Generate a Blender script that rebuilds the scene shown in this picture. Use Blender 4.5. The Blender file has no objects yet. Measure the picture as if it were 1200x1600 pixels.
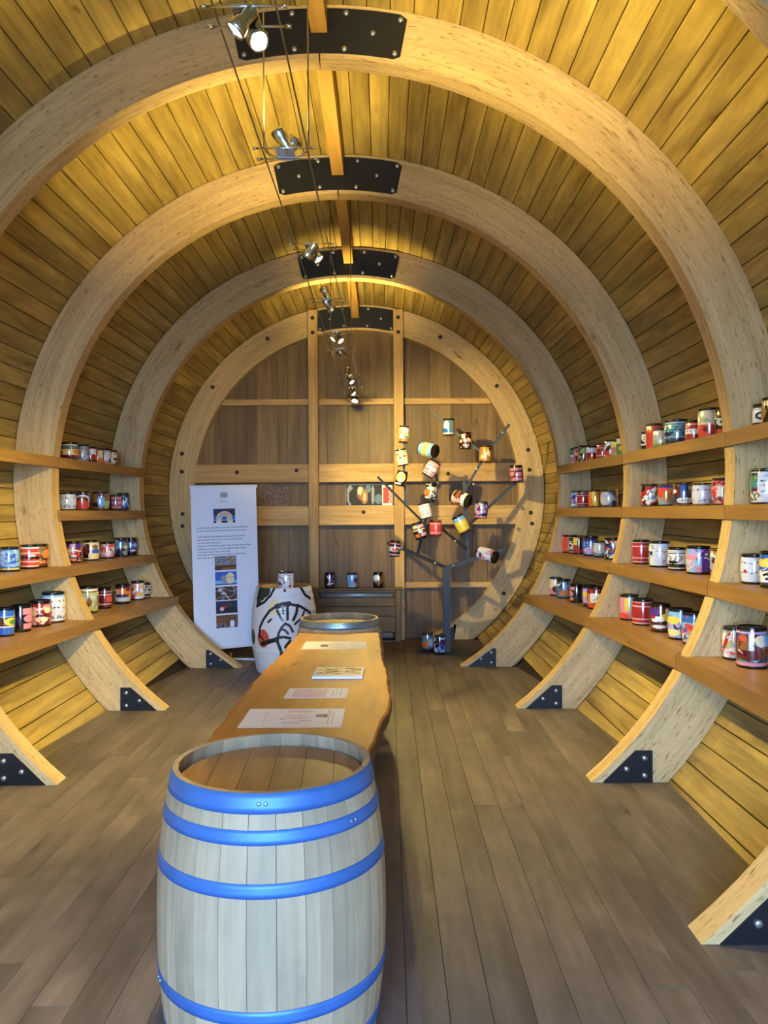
import bpy, math, random
import numpy as np
from mathutils import Matrix, Vector

random.seed(7)
SC = bpy.context.scene
COL = SC.collection
PI = math.pi

# ------------------------------------------------------------------ camera
CAMX, CAMZ, FPX, ROLL, YAW = 0.40, 1.67, 1250.0, 0.006, 0.004
cam_data = bpy.data.cameras.new("camera")
cam_data.sensor_fit = 'VERTICAL'
cam_data.sensor_height = 36.0
cam_data.lens = FPX / 1600.0 * 36.0
cam_data.clip_start = 0.05
cam_data.clip_end = 300
cam = bpy.data.objects.new("camera", cam_data)
COL.objects.link(cam)
fwd = Vector((-YAW, 1, 0)).normalized()
right = Vector((1, YAW, -ROLL)).normalized()
up = right.cross(fwd).normalized()
right = fwd.cross(up).normalized()
m = Matrix((right, up, -fwd)).transposed().to_4x4()
m.translation = (CAMX, 0, CAMZ)
cam.matrix_world = m
SC.camera = cam

# ------------------------------------------------------------------ light and exposure
SC.view_settings.view_transform = 'Standard'
SC.view_settings.look = 'None'
SC.view_settings.gamma = 1.0
SC.view_settings.use_curve_mapping = False
SC.view_settings.exposure = 0.5

SKY = 28.0            # strength of the overcast-blue daylight that comes through the open entrance
LAMP = 150.0           # watts of each spot head
LAMP_COL = (1.0, 0.78, 0.25)
world = bpy.data.worlds.new("sky")
SC.world = world
world.use_nodes = True
wn = world.node_tree
wn.nodes.clear()
wo = wn.nodes.new("ShaderNodeOutputWorld")
wb = wn.nodes.new("ShaderNodeBackground")
sky = wn.nodes.new("ShaderNodeTexSky")
sky.sky_type = 'HOSEK_WILKIE'
sky.sun_direction = Vector((0.3, 0.75, 0.6)).normalized()
sky.turbidity = 4.0
wmix = wn.nodes.new("ShaderNodeMix")
wmix.data_type = 'RGBA'
wmix.inputs[0].default_value = 0.92
wn.links.new(sky.outputs[0], wmix.inputs[6])
wmix.inputs[7].default_value = (0.36, 0.59, 1.0, 1)
wn.links.new(wmix.outputs[2], wb.inputs[0])
wb.inputs[1].default_value = SKY
wn.links.new(wb.outputs[0], wo.inputs[0])

# portal that only guides the sampling of the daylight in the entrance
pl = bpy.data.lights.new("entrance_daylight", 'AREA')
pl.shape = 'RECTANGLE'
pl.size, pl.size_y = 3.0, 3.0
pl.cycles.is_portal = True
po = bpy.data.objects.new("entrance_daylight", pl)
po.location = (0, -2.62, 1.5)
po.rotation_euler = (PI / 2, 0, 0)
COL.objects.link(po)


# ------------------------------------------------------------------ helpers
def lin(c):
    if isinstance(c, str):
        c = tuple(int(c[i:i + 2], 16) / 255 for i in (0, 2, 4))
    return tuple(((v / 12.92) if v <= 0.04045 else ((v + 0.055) / 1.055) ** 2.4) for v in c)


def P(px, py, d):
    """photo pixel and distance -> place in the room (metres)"""
    return Vector((CAMX + ((px - 605) - ROLL * (py - 800)) * d / FPX, d,
                   CAMZ - ((py - 800) + ROLL * (px - 605)) * d / FPX))


class MB:
    def __init__(self):
        self.v, self.f, self.uv, self.sm = [], [], [], []

    def face(self, pts, uvs=None, smooth=False):
        b = len(self.v)
        self.v.extend([tuple(p) for p in pts])
        self.f.append(list(range(b, b + len(pts))))
        self.uv.append(uvs or [(0, 0)] * len(pts))
        self.sm.append(smooth)

    def box(self, a, b, axis=None):
        x0, y0, z0 = a
        x1, y1, z1 = b
        c = [(x0, y0, z0), (x1, y0, z0), (x1, y1, z0), (x0, y1, z0), (x0, y0, z1), (x1, y0, z1), (x1, y1, z1), (x0, y1, z1)]
        self.hexa(c, axis)

    def hexa(self, c, axis=None):
        """8 corners; bottom ring 0-3, top ring 4-7; uv runs along the long axis"""
        c = [Vector(p) for p in c]
        if axis is None:
            ext = [max(p[i] for p in c) - min(p[i] for p in c) for i in range(3)]
            axis = ext.index(max(ext))
        for q in ((3, 2, 1, 0), (4, 5, 6, 7), (0, 1, 5, 4), (1, 2, 6, 5), (2, 3, 7, 6), (3, 0, 4, 7)):
            ps = [c[i] for i in q]
            o = [i for i in range(3) if i != axis]
            self.face(ps, [(p[axis], p[o[0]] + p[o[1]] * 1.13) for p in ps])

    def tube(self, pts, r, n=8, cap=True, sq=False):
        pts = [Vector(p) for p in pts]
        rings = []
        ln = 0
        for i, p in enumerate(pts):
            t = (pts[min(i + 1, len(pts) - 1)] - pts[max(i - 1, 0)]).normalized()
            ref = Vector((0, 1, 0)) if abs(t.y) < 0.9 else Vector((0, 0, 1))
            a = t.cross(ref).normalized()
            b = a.cross(t).normalized()
            off = PI / 4 if sq else 0
            rr = r[i] if isinstance(r, (list, tuple)) else r
            rings.append([p + (a * math.cos(2 * PI * k / n + off) + b * math.sin(2 * PI * k / n + off)) * rr for k in range(n)])
        for i in range(len(rings) - 1):
            l2 = ln + (pts[i + 1] - pts[i]).length
            for k in range(n):
                k2 = (k + 1) % n
                self.face([rings[i][k], rings[i][k2], rings[i + 1][k2], rings[i + 1][k]],
                          [(ln, k * .02), (ln, k * .02 + .02), (l2, k * .02 + .02), (l2, k * .02)], smooth=not sq)
            ln = l2
        if cap:
            self.face(rings[0][::-1])
            self.face(rings[-1])
        return self

    def lathe(self, prof, n=32, smooth=True, a0=0.0, a1=2 * PI):
        full = abs(a1 - a0 - 2 * PI) < 1e-6
        for i in range(len(prof) - 1):
            (r0, z0), (r1, z1) = prof[i], prof[i + 1]
            for k in range(n):
                t0, t1 = a0 + (a1 - a0) * k / n, a0 + (a1 - a0) * (k + 1) / n
                q = [(r0 * math.cos(t0), r0 * math.sin(t0), z0), (r0 * math.cos(t1), r0 * math.sin(t1), z0),
                     (r1 * math.cos(t1), r1 * math.sin(t1), z1), (r1 * math.cos(t0), r1 * math.sin(t0), z1)]
                u = [(t0 * r0, z0), (t1 * r0, z0), (t1 * r1, z1), (t0 * r1, z1)]
                if r0 < 1e-6:
                    q, u = q[1:], u[1:]
                elif r1 < 1e-6:
                    q, u = q[:3], u[:3]
                self.face(q, u, smooth)
        return self

    def mesh(self, name, mat=None, weld=True):
        me = bpy.data.meshes.new(name)
        if weld:
            idx, vs, remap = {}, [], []
            for p in self.v:
                k = (round(p[0], 5), round(p[1], 5), round(p[2], 5))
                if k not in idx:
                    idx[k] = len(vs)
                    vs.append(p)
                remap.append(idx[k])
            fs = [[remap[i] for i in f] for f in self.f]
            ok = [i for i, f in enumerate(fs) if len(set(f)) == len(f)]
            fs = [fs[i] for i in ok]
            uv = [self.uv[i] for i in ok]
            sm = [self.sm[i] for i in ok]
        else:
            vs, fs, uv, sm = self.v, self.f, self.uv, self.sm
        me.from_pydata(vs, [], fs)
        l = me.uv_layers.new(name="UVMap")
        l.data.foreach_set("uv", np.array([c for f in uv for c in f], dtype=np.float32).ravel())
        me.polygons.foreach_set("use_smooth", sm)
        if mat:
            me.materials.append(mat)
        me.update()
        return me


def link(name, data, parent=None, loc=(0, 0, 0), rot=(0, 0, 0)):
    o = bpy.data.objects.new(name, data)
    o.location = loc
    o.rotation_euler = rot
    COL.objects.link(o)
    if parent:
        o.parent = parent
    return o


def build(name, mb, mat, parent=None, loc=(0, 0, 0), rot=(0, 0, 0)):
    return link(name, mb.mesh(name, mat), parent, loc, rot)


def tag(o, label, cat, group=None):
    o["label"] = label
    o["category"] = cat
    if group:
        o["group"] = group
    return o


def struct(o, label=None):
    o["kind"] = "structure"
    if label:
        o["label"] = label
    return o


def thing(name, label, cat, loc=(0, 0, 0), rot=(0, 0, 0), group=None):
    return tag(link(name, None, None, loc, rot), label, cat, group)


# ------------------------------------------------------------------ materials
def new_mat(name):
    mt = bpy.data.materials.new(name)
    mt.use_nodes = True
    nt = mt.node_tree
    return mt, nt, nt.nodes["Principled BSDF"]


def wood(name, dark, light, rough=0.5, fleck=0.0, rnd=(0.8, 1.12), streak=16.0, seed=0.0, bump=0.15, stain=0.0, spec=0.35, gloss_var=0.0):
    mt, nt, bs = new_mat(name)
    N, L = nt.nodes, nt.links
    uv = N.new("ShaderNodeUVMap")
    uv.uv_map = "UVMap"
    oi = N.new("ShaderNodeObjectInfo")
    sep = N.new("ShaderNodeVectorMath")
    sep.operation = 'SCALE'
    cmb = N.new("ShaderNodeCombineXYZ")
    cmb.inputs[0].default_value, cmb.inputs[1].default_value, cmb.inputs[2].default_value = 37.0, 91.0, 53.0 + seed
    L.new(cmb.outputs[0], sep.inputs[0])
    L.new(oi.outputs["Random"], sep.inputs["Scale"])
    add = N.new("ShaderNodeVectorMath")
    L.new(uv.outputs[0], add.inputs[0])
    L.new(sep.outputs[0], add.inputs[1])

    def noise(sx, sy, detail, rgh=0.55, dist=0.0):
        mp = N.new("ShaderNodeMapping")
        mp.inputs["Scale"].default_value = (sx, sy, 1)
        L.new(add.outputs[0], mp.inputs[0])
        nz = N.new("ShaderNodeTexNoise")
        nz.inputs["Scale"].default_value = 1.0
        nz.inputs["Detail"].default_value = detail
        nz.inputs["Roughness"].default_value = rgh
        nz.inputs["Distortion"].default_value = dist
        L.new(mp.outputs[0], nz.inputs["Vector"])
        return nz
    n1 = noise(1.3, streak, 5, 0.6, 0.6)
    n2 = noise(0.7, 5.0, 3, 0.5, 1.0)
    mixf = N.new("ShaderNodeMath")
    mixf.operation = 'MULTIPLY_ADD'
    L.new(n1.outputs[0], mixf.inputs[0])
    mixf.inputs[1].default_value = 0.55
    hm = N.new("ShaderNodeMath")
    hm.operation = 'MULTIPLY'
    L.new(n2.outputs[0], hm.inputs[0])
    hm.inputs[1].default_value = 0.45
    L.new(hm.outputs[0], mixf.inputs[2])
    rp = N.new("ShaderNodeValToRGB")
    rp.color_ramp.elements[0].position = 0.33
    rp.color_ramp.elements[0].color = (*lin(dark), 1)
    rp.color_ramp.elements[1].position = 0.66
    rp.color_ramp.elements[1].color = (*lin(light), 1)
    L.new(mixf.outputs[0], rp.inputs[0])
    col = rp.outputs[0]

    def mul(colsock, facsock):
        mx = N.new("ShaderNodeMix")
        mx.data_type = 'RGBA'
        mx.blend_type = 'MULTIPLY'
        mx.inputs[0].default_value = 1.0
        L.new(colsock, mx.inputs[6])
        L.new(facsock, mx.inputs[7])
        return mx.outputs[2]
    mr = N.new("ShaderNodeMapRange")
    mr.inputs[3].default_value, mr.inputs[4].default_value = rnd
    L.new(oi.outputs["Random"], mr.inputs[0])
    cc = N.new("ShaderNodeCombineColor")
    for i in range(3):
        L.new(mr.outputs[0], cc.inputs[i])
    col = mul(col, cc.outputs[0])
    if fleck:
        nf = noise(17.0, 120.0, 2.0, 0.5)
        fr = N.new("ShaderNodeValToRGB")
        fr.color_ramp.elements[0].position = 0.60
        fr.color_ramp.elements[0].color = (1, 1, 1, 1)
        fr.color_ramp.elements[1].position = 0.70
        k = 1 - fleck
        fr.color_ramp.elements[1].color = (k, k * 0.85, k * 0.65, 1)
        L.new(nf.outputs[0], fr.inputs[0])
        col = mul(col, fr.outputs[0])
    # scattered knots
    nk = noise(3.0, 9.0, 2.0, 0.5)
    kr = N.new("ShaderNodeValToRGB")
    kr.color_ramp.elements[0].position = 0.70
    kr.color_ramp.elements[0].color = (1, 1, 1, 1)
    kr.color_ramp.elements[1].position = 0.80
    kr.color_ramp.elements[1].color = (0.42, 0.33, 0.25, 1)
    L.new(nk.outputs[0], kr.inputs[0])
    col = mul(col, kr.outputs[0])
    if stain:
        ns = noise(1.1, 1.6, 5, 0.65, 0.8)
        sr = N.new("ShaderNodeValToRGB")
        sr.color_ramp.elements[0].position = 0.35
        k = 1 - stain
        sr.color_ramp.elements[0].color = (k, k, k * 1.03, 1)
        sr.color_ramp.elements[1].position = 0.68
        sr.color_ramp.elements[1].color = (1.12, 1.1, 1.08, 1)
        L.new(ns.outputs[0], sr.inputs[0])
        col = mul(col, sr.outputs[0])
    L.new(col, bs.inputs["Base Color"])
    bs.inputs["Roughness"].default_value = rough
    bs.inputs["Specular IOR Level"].default_value = spec
    bp = N.new("ShaderNodeBump")
    bp.inputs["Strength"].default_value = bump
    bp.inputs["Distance"].default_value = 0.01
    L.new(n1.outputs[0], bp.inputs["Height"])
    L.new(bp.outputs[0], bs.inputs["Normal"])
    return mt


def plain(name, c, rough=0.5, metal=0.0, spec=0.5, var=0.0, scale=30.0, coat=0.0):
    mt, nt, bs = new_mat(name)
    N, L = nt.nodes, nt.links
    c = lin(c)
    nz = N.new("ShaderNodeTexNoise")
    nz.inputs["Scale"].default_value = scale
    nz.inputs["Detail"].default_value = 4
    tc = N.new("ShaderNodeTexCoord")
    L.new(tc.outputs["Object"], nz.inputs["Vector"])
    rp = N.new("ShaderNodeValToRGB")
    rp.color_ramp.elements[0].position, rp.color_ramp.elements[1].position = 0.3, 0.7
    rp.color_ramp.elements[0].color = (*[v * (1 - var) for v in c], 1)
    rp.color_ramp.elements[1].color = (*[min(1, v * (1 + var)) for v in c], 1)
    L.new(nz.outputs[0], rp.inputs[0])
    L.new(rp.outputs[0], bs.inputs["Base Color"])
    bs.inputs["Roughness"].default_value = rough
    bs.inputs["Metallic"].default_value = metal
    bs.inputs["Specular IOR Level"].default_value = spec
    bs.inputs["Coat Weight"].default_value = coat
    bs.inputs["Coat Roughness"].default_value = 0.1
    return mt


def painted(name, rough=0.2, coat=0.0):
    mt, nt, bs = new_mat(name)
    at = nt.nodes.new("ShaderNodeAttribute")
    at.attribute_name = "paint"
    nz = nt.nodes.new("ShaderNodeTexNoise")
    nz.inputs["Scale"].default_value = 40
    mr = nt.nodes.new("ShaderNodeMapRange")
    mr.inputs[3].default_value, mr.inputs[4].default_value = rough * 0.8, rough * 1.2
    nt.links.new(nz.outputs[0], mr.inputs[0])
    nt.links.new(mr.outputs[0], bs.inputs["Roughness"])
    nt.links.new(at.outputs[0], bs.inputs["Base Color"])
    bs.inputs["Coat Weight"].default_value = coat
    bs.inputs["Coat IOR"].default_value = 1.75
    return mt


def emit(name, c, s):
    mt, nt, bs = new_mat(name)
    bs.inputs["Base Color"].default_value = (*c, 1)
    bs.inputs["Emission Color"].default_value = (*c, 1)
    bs.inputs["Emission Strength"].default_value = s
    return mt


W_CEIL = wood("oak_stave_boards", "765f2c", "c2a75c", rough=0.42, rnd=(0.80, 1.12), bump=0.12, stain=0.18)
W_RIB = wood("glulam_arch", "a6895a", "d2b480", rough=0.55, fleck=0.55, rnd=(0.95, 1.05), streak=42.0)
W_BACK = wood("oak_end_boards", "604827", "8a6e44", rough=0.5, rnd=(0.72, 1.12))
W_BEAM = wood("oak_beam", "a07c46", "d0ac72", rough=0.55, fleck=0.25, rnd=(0.92, 1.06), streak=22.0)
W_KEEL = wood("ridge_beam_oak", "9c7434", "b98f4e", rough=0.5, rnd=(0.97, 1.03), streak=20.0)
W_SHELF = wood("shelf_oak", "7f5c2e", "a47d45", rough=0.45, rnd=(0.9, 1.08))
W_FLOOR = wood("worn_floor_oak", "5d534f", "7b716b", rough=0.55, rnd=(0.84, 1.1), stain=0.38, bump=0.1)
W_SLAB = wood("slab_oak", "915f22", "bb8538", rough=0.5, rnd=(1, 1), streak=7.0, bump=0.05)
W_EDGE = wood("slab_bark_edge", "4c3218", "8a6232", rough=0.8, rnd=(1, 1), streak=30, bump=0.6)
W_STAVE = wood("barrel_stave_oak", "91826a", "ae9d80", rough=0.62, rnd=(0.92, 1.05), streak=30, stain=0.3)
W_HEAD = wood("barrel_head_oak", "73563a", "a5825a", rough=0.45, rnd=(0.9, 1.05), streak=18, stain=0.25)
W_DARK = plain("dark_backing", "241608", 0.9, var=0.2)
W_RIM = wood("barrel_rim_oak", "7d7a70", "a9a69a", rough=0.6, rnd=(0.95, 1.0), streak=30)
M_BLACK = plain("black_steel_plate", "15171c", 0.42, 0.3, var=0.15)
M_BOLT = plain("zinc_bolt", "a9adb3", 0.35, 0.85, var=0.1)
M_DBOLT = plain("dark_bolt", "3a3230", 0.5, 0.6, var=0.1)
M_CHROME = plain("chrome", "c9ccd0", 0.14, 1.0, var=0.03)
M_CABLE = plain("steel_cable", "8d8778", 0.35, 0.9, var=0.08)
M_HOOP = plain("zinc_hoop_sky_tint", "406fb8", 0.5, 0.45, var=0.14, scale=9)  # zinc hoops; the blue sky they would reflect is put into the colour
M_GALV = plain("galvanised_hoop", "8ea4bd", 0.36, 0.75, var=0.15, scale=9)
M_TREE = plain("dark_steel_tube", "34363a", 0.5, 0.2, var=0.15)
M_LID = plain("black_keg_lid", "0c0c0f", 0.25, 0.0, var=0.1, coat=0.3)
M_KEG = painted("keg_print", 0.18, 1.0)
M_PRINT = painted("matt_print", 0.6)
M_WBAR = painted("barrel_paint", 0.5, 0.1)
M_PAPER = plain("white_paper", "e9ecff", 0.7, var=0.02)
M_BANNER = plain("banner_vinyl", "dde6f8", 0.45, var=0.015)
M_WHITE = plain("white_metal", "dedfe2", 0.4, var=0.03)
M_INK = plain("grey_ink", "a3aab8", 0.7, var=0.2)
M_GREY = plain("heater_grey", "a7b0b4", 0.4, 0.4, var=0.1)
M_BRASS = plain("brass", "8d6b30", 0.35, 0.8, var=0.1)
M_LENS = emit("lamp_lens", (1.0, 0.86, 0.55), 14.0)
M_GROUND = plain("bounce_gravel", "9a968e", 0.9, var=0.25, scale=60)

# ------------------------------------------------------------------ the barrel: arches, radii
ZC = 1.93
DEP, THK = 0.33, 0.14
RIB_Y = {-3: -2.45, -2: -0.61, -1: 1.235, 0: 3.08, 1: 4.92, 2: 6.77, 3: 8.61, 4: 10.46}
RIB_R = {-3: 2.12, -2: 2.26, -1: 2.41, 0: 2.505, 1: 2.535, 2: 2.44, 3: 2.265, 4: 2.125}
KS = sorted(RIB_Y)


def rin(y):
    for a, b in zip(KS[:-1], KS[1:]):
        if y <= RIB_Y[b] or b == KS[-1]:
            t = (y - RIB_Y[a]) / (RIB_Y[b] - RIB_Y[a])
            return RIB_R[a] + (RIB_R[b] - RIB_R[a]) * t


def xin(y, z):
    return math.sqrt(max(0.01, rin(y) ** 2 - (z - ZC) ** 2))


def xout(y, z):
    return math.sqrt(max(0.01, (rin(y) + DEP) ** 2 - (z - ZC) ** 2))


# ------------------------------------------------------------------ floor
fl = MB()
fl.box((-2.6, -2.6, -0.10), (2.6, 11.0, -0.024))
floor = struct(build("floor", fl, W_DARK), "worn brown oak plank floor running the length of the room")
rng = random.Random(3)
row_w = 0.142
for i in range(-15, 15):
    x0 = i * row_w + 0.03
    y = -2.6 - rng.random() * 1.5
    while y < 10.6:
        ln = rng.uniform(2.2, 3.4)
        y1 = min(y + ln, 10.62)
        ya = max(y, -2.6)
        if y1 - ya > 0.15:
            mb = MB()
            L = y1 - ya
            g, c = 0.0006, 0.0018
            w = row_w
            zt = rng.uniform(-0.0012, 0)
            # chamfered plank top
            a, b = g, w - g
            mb.face([(a + c, 0, zt), (b - c, 0, zt), (b - c, L, zt), (a + c, L, zt)], [(0, a), (0, b), (L, b), (L, a)])
            mb.face([(a, 0, zt - .002), (a + c, 0, zt), (a + c, L, zt), (a, L, zt - .002)], [(0, a), (0, a), (L, a), (L, a)])
            mb.face([(b - c, 0, zt), (b, 0, zt - .002), (b, L, zt - .002), (b - c, L, zt)], [(0, b), (0, b), (L, b), (L, b)])
            mb.face([(a, 0, -.024), (a, 0, zt - .002), (a, L, zt - .002), (a, L, -.024)])
            mb.face([(b, 0, zt - .002), (b, 0, -.024), (b, L, -.024), (b, L, zt - .002)])
            mb.face([(a, 0, -.024), (b, 0, -.024), (b, 0, zt - .002), (b - c, 0, zt), (a + c, 0, zt), (a, 0, zt - .002)])
            mb.face([(b, L, -.024), (a, L, -.024), (a, L, zt - .002), (a + c, L, zt), (b - c, L, zt), (b, L, zt - .002)])
            build("plank", mb, W_FLOOR, floor, (x0, ya, 0))
        y = y1 + 0.002

# ------------------------------------------------------------------ the round shell: ceiling and side walls
DPHI = math.radians(2.93)


def shell_part(phi0, phi1):
    mb = MB()
    for a, b in zip(KS[:-1], KS[1:]):
        ya, yb = RIB_Y[a], RIB_Y[b] + (0.4 if b == 4 else 0)
        Ra, Rb = RIB_R[a] + DEP + .034, RIB_R[b] + DEP + .034
        n = 24
        for k in range(n):
            p0, p1 = phi0 + (phi1 - phi0) * k / n, phi0 + (phi1 - phi0) * (k + 1) / n
            q = []
            for (R, y, p) in ((Ra, ya, p0), (Ra, ya, p1), (Rb, yb, p1), (Rb, yb, p0)):
                q.append((R * math.sin(p), y, ZC + R * math.cos(p)))
            mb.face(q)
            q2 = [(x * 1.03, y, ZC + (z - ZC) * 1.03) for (x, y, z) in q][::-1]
            mb.face(q2)
    return mb


PHC = DPHI * 22
ceiling = struct(build("ceiling", shell_part(-PHC, PHC), W_DARK), "curved ceiling of lengthwise oak boards")
wall_left = struct(build("wall_left", shell_part(-PHC - DPHI * 29, -PHC), W_DARK), "curved left wall of lengthwise oak boards")
wall_right = struct(build("wall_right", shell_part(PHC, PHC + DPHI * 29), W_DARK), "curved right wall of lengthwise oak boards")


def board_mesh(Ra, ya, Rb, yb, w_scale=1.0):
    ym = (ya + yb) / 2
    mb = MB()
    wa, wb = math.tan(DPHI / 2) * Ra, math.tan(DPHI / 2) * Rb
    g, c = 0.0022, 0.004
    wa -= g
    wb -= g
    T = 0.03
    A = [(-wa, ya - ym, Ra + T), (-wa, ya - ym, Ra + .004), (-wa + c, ya - ym, Ra), (wa - c, ya - ym, Ra), (wa, ya - ym, Ra + .004), (wa, ya - ym, Ra + T)]
    B = [(-wb, yb - ym, Rb + T), (-wb, yb - ym, Rb + .004), (-wb + c, yb - ym, Rb), (wb - c, yb - ym, Rb), (wb, yb - ym, Rb + .004), (wb, yb - ym, Rb + T)]
    for k in range(6):
        k2 = (k + 1) % 6
        q = [A[k], B[k], B[k2], A[k2]]
        mb.face(q, [(p[1], p[0]) for p in q])
    mb.face(A)
    mb.face(B[::-1])
    return mb.mesh("board", W_CEIL)


for a, b in zip(KS[:-1], KS[1:]):
    ya, yb = RIB_Y[a] + 0.07, RIB_Y[b] + (0.07 if b < 4 else 0.30)
    Ra, Rb = RIB_R[a] + DEP, RIB_R[b] + DEP
    if b == 4:
        Rb -= 0.015
    phimax = PI - math.acos(ZC / max(Ra, Rb)) + DPHI * 0.5
    me = board_mesh(Ra, ya, Rb, yb)
    seen = a >= 0
    joined = {}
    for i in range(-60, 60):
        phi = (i + 0.5) * DPHI
        if abs(phi) > phimax:
            continue
        par = ceiling if abs(phi) < PHC else (wall_left if phi < 0 else wall_right)
        if seen:
            j = random.uniform(-0.0015, 0.0015)
            link("board", me, par, (math.sin(phi) * j, (ya + yb) / 2, ZC + math.cos(phi) * j), (0, phi, 0))
        else:
            joined.setdefault(par.name, []).append(phi)
    for pn, phis in joined.items():       # bays behind the photographer: one joined lining each
        mb = MB()
        for phi in phis:
            R = Matrix.Rotation(phi, 4, 'Y')
            for p in me.polygons:
                mb.face([R @ me.vertices[v].co for v in p.vertices], [tuple(me.uv_layers[0].data[l].uv) for l in p.loop_indices])
        o = build("board_lining", mb, W_CEIL, bpy.data.objects[pn], (0, (ya + yb) / 2, ZC))
        o["kind"] = "stuff"

# ------------------------------------------------------------------ timber arches
ARCH_WORD = {0: "nearest pale glued-timber arch, only its right side in the picture",
             1: "largest pale timber arch with black crown plate, in front of the ceiling lights",
             2: "second pale timber arch from the front with shelves ending on it",
             3: "third pale timber arch, its left foot before the white banner",
             4: "rearmost pale timber arch framing the plank end wall"}


def bolt_mesh(r, h, mat, n=10):
    mb = MB()
    mb.lathe([(r * 1.0, 0), (r, h * .5), (r * .75, h), (0, h)], n)
    return mb.mesh("bolt", mat)


BOLT = bolt_mesh(0.017, 0.012, M_BOLT)
DBOLT = bolt_mesh(0.026, 0.014, M_DBOLT)


def arch(k):
    y0, r = RIB_Y[k], RIB_R[k]
    root = thing("timber_arch", ARCH_WORD[k], "arch", (0, y0, 0), group="timber arches of the barrel room")
    R = r + DEP - 0.002
    pi_, po_ = PI - math.acos(ZC / r), PI - math.acos(ZC / R)
    n = 44
    for s in (-1, 1):
        mb = MB()
        prev = None
        t0 = 0.0008
        for i in range(n + 1):
            t = t0 + (1 - t0) * i / n
            pi2, po2 = t * pi_, t * po_
            ring = []
            for (rr, ph, yy) in ((r, pi2, 0), (R, po2, 0), (R, po2, THK), (r, pi2, THK)):
                ring.append((s * rr * math.sin(ph), yy, ZC + rr * math.cos(ph)))
            u = t * r * pi_
            if prev:
                pr, pu = prev
                vv = [0, DEP, DEP + THK, 2 * DEP + THK, 2 * DEP + 2 * THK]
                for e in range(4):
                    e2 = (e + 1) % 4
                    q = [pr[e], pr[e2], ring[e2], ring[e]]
                    uvq = [(pu, vv[e]), (pu, vv[e + 1]), (u, vv[e + 1]), (u, vv[e])]
                    if s < 0:
                        q, uvq = q[::-1], uvq[::-1]
                    mb.face(q, uvq)
            else:
                mb.face(ring if s < 0 else ring[::-1])
            prev = (ring, u)
        mb.face(prev[0][::-1] if s < 0 else prev[0])
        build("arch_half", mb, W_RIB, root)
    # crown plate, bent to the arch, with bolts
    hw, ra, rb = 0.49, r + 0.028, r + 0.302
    mb = MB()
    nn = 24
    rows = []
    for i in range(nn + 1):
        xx = -1 + 2 * i / nn
        inset = 0.0
        e = 1 - abs(xx)
        cr = 0.045
        if e < cr:
            inset = 0.022 * (1 - math.sqrt(max(0, 1 - ((cr - e) / cr) ** 2)))
        ph = hw / r * xx
        rows.append([((ra + inset) * math.sin(ph), ZC + (ra + inset) * math.cos(ph)), ((rb - inset) * math.sin(ph), ZC + (rb - inset) * math.cos(ph))])
    for i in range(nn):
        a_, b_ = rows[i], rows[i + 1]
        f = lambda p, y: (p[0], y, p[1])
        mb.face([f(a_[0], -.008), f(b_[0], -.008), f(b_[1], -.008), f(a_[1], -.008)])
        mb.face([f(a_[1], -.008), f(b_[1], -.008), f(b_[1], 0), f(a_[1], 0)])
        mb.face([f(b_[0], -.008), f(a_[0], -.008), f(a_[0], 0), f(b_[0], 0)])
    for i, o_ in ((0, 1), (nn, -1)):
        a_ = rows[i]
        q = [(a_[0][0], -.008, a_[0][1]), (a_[1][0], -.008, a_[1][1]), (a_[1][0], 0, a_[1][1]), (a_[0][0], 0, a_[0][1])]
        mb.face(q if o_ < 0 else q[::-1])
    cp = build("crown_plate", mb, M_BLACK, root)
    cp["label"] = "black bolted steel plate"
    rm = (ra + rb) / 2
    for (xx, dr) in ((-.455, .105), (-.455, -.105), (.455, .105), (.455, -.105), (-.15, .11), (.15, .11), (-.15, -.11), (.15, -.11), (-.31, 0), (.31, 0)):
        ph = xx / r
        link("bolt", BOLT, cp, ((rm + dr) * math.sin(ph), -.008, ZC + (rm + dr) * math.cos(ph)), (PI / 2, 0, 0))
    # foot plates
    xt = math.sqrt(r * r - ZC * ZC)
    for s in (-1, 1):
        zt = 0.197
        xz = math.sqrt(r * r - (ZC - zt) ** 2)
        pts = [(xt + .07, 0.002), (xt + .375, 0.002), (xt + .375, zt), (xz + .065, zt)]
        fr = [(s * x, -.008, z) for x, z in pts]
        bk = [(s * x, 0, z) for x, z in pts]
        mb = MB()
        mb.face(fr if s > 0 else fr[::-1])
        for i in range(4):
            j = (i + 1) % 4
            q = [fr[i], bk[i], bk[j], fr[j]]
            mb.face(q if s > 0 else q[::-1])
        fp = build("foot_plate", mb, M_BLACK, root)
        fp["label"] = "black bolted foot plate"
        for (dx, z) in ((.325, .152), (.325, .045), (.215, .085)):
            link("bolt", BOLT, fp, (s * (xt + dx), -.008, z), (PI / 2, 0, 0))
    if k == 4:
        for (px, py) in ((418, 529), (332, 605), (284, 709), (284, 737), (285, 803), (285, 822), (688, 527), (776, 603), (825, 703), (827, 734), (829, 801), (831, 818), (787, 927)):
            p = P(px, py, y0 - .002)
            link("bolt", DBOLT, root, (p.x, -.001, p.z), (PI / 2, 0, 0))
    return root


for k in (0, 1, 2, 3, 4):
    arch(k)

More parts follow.
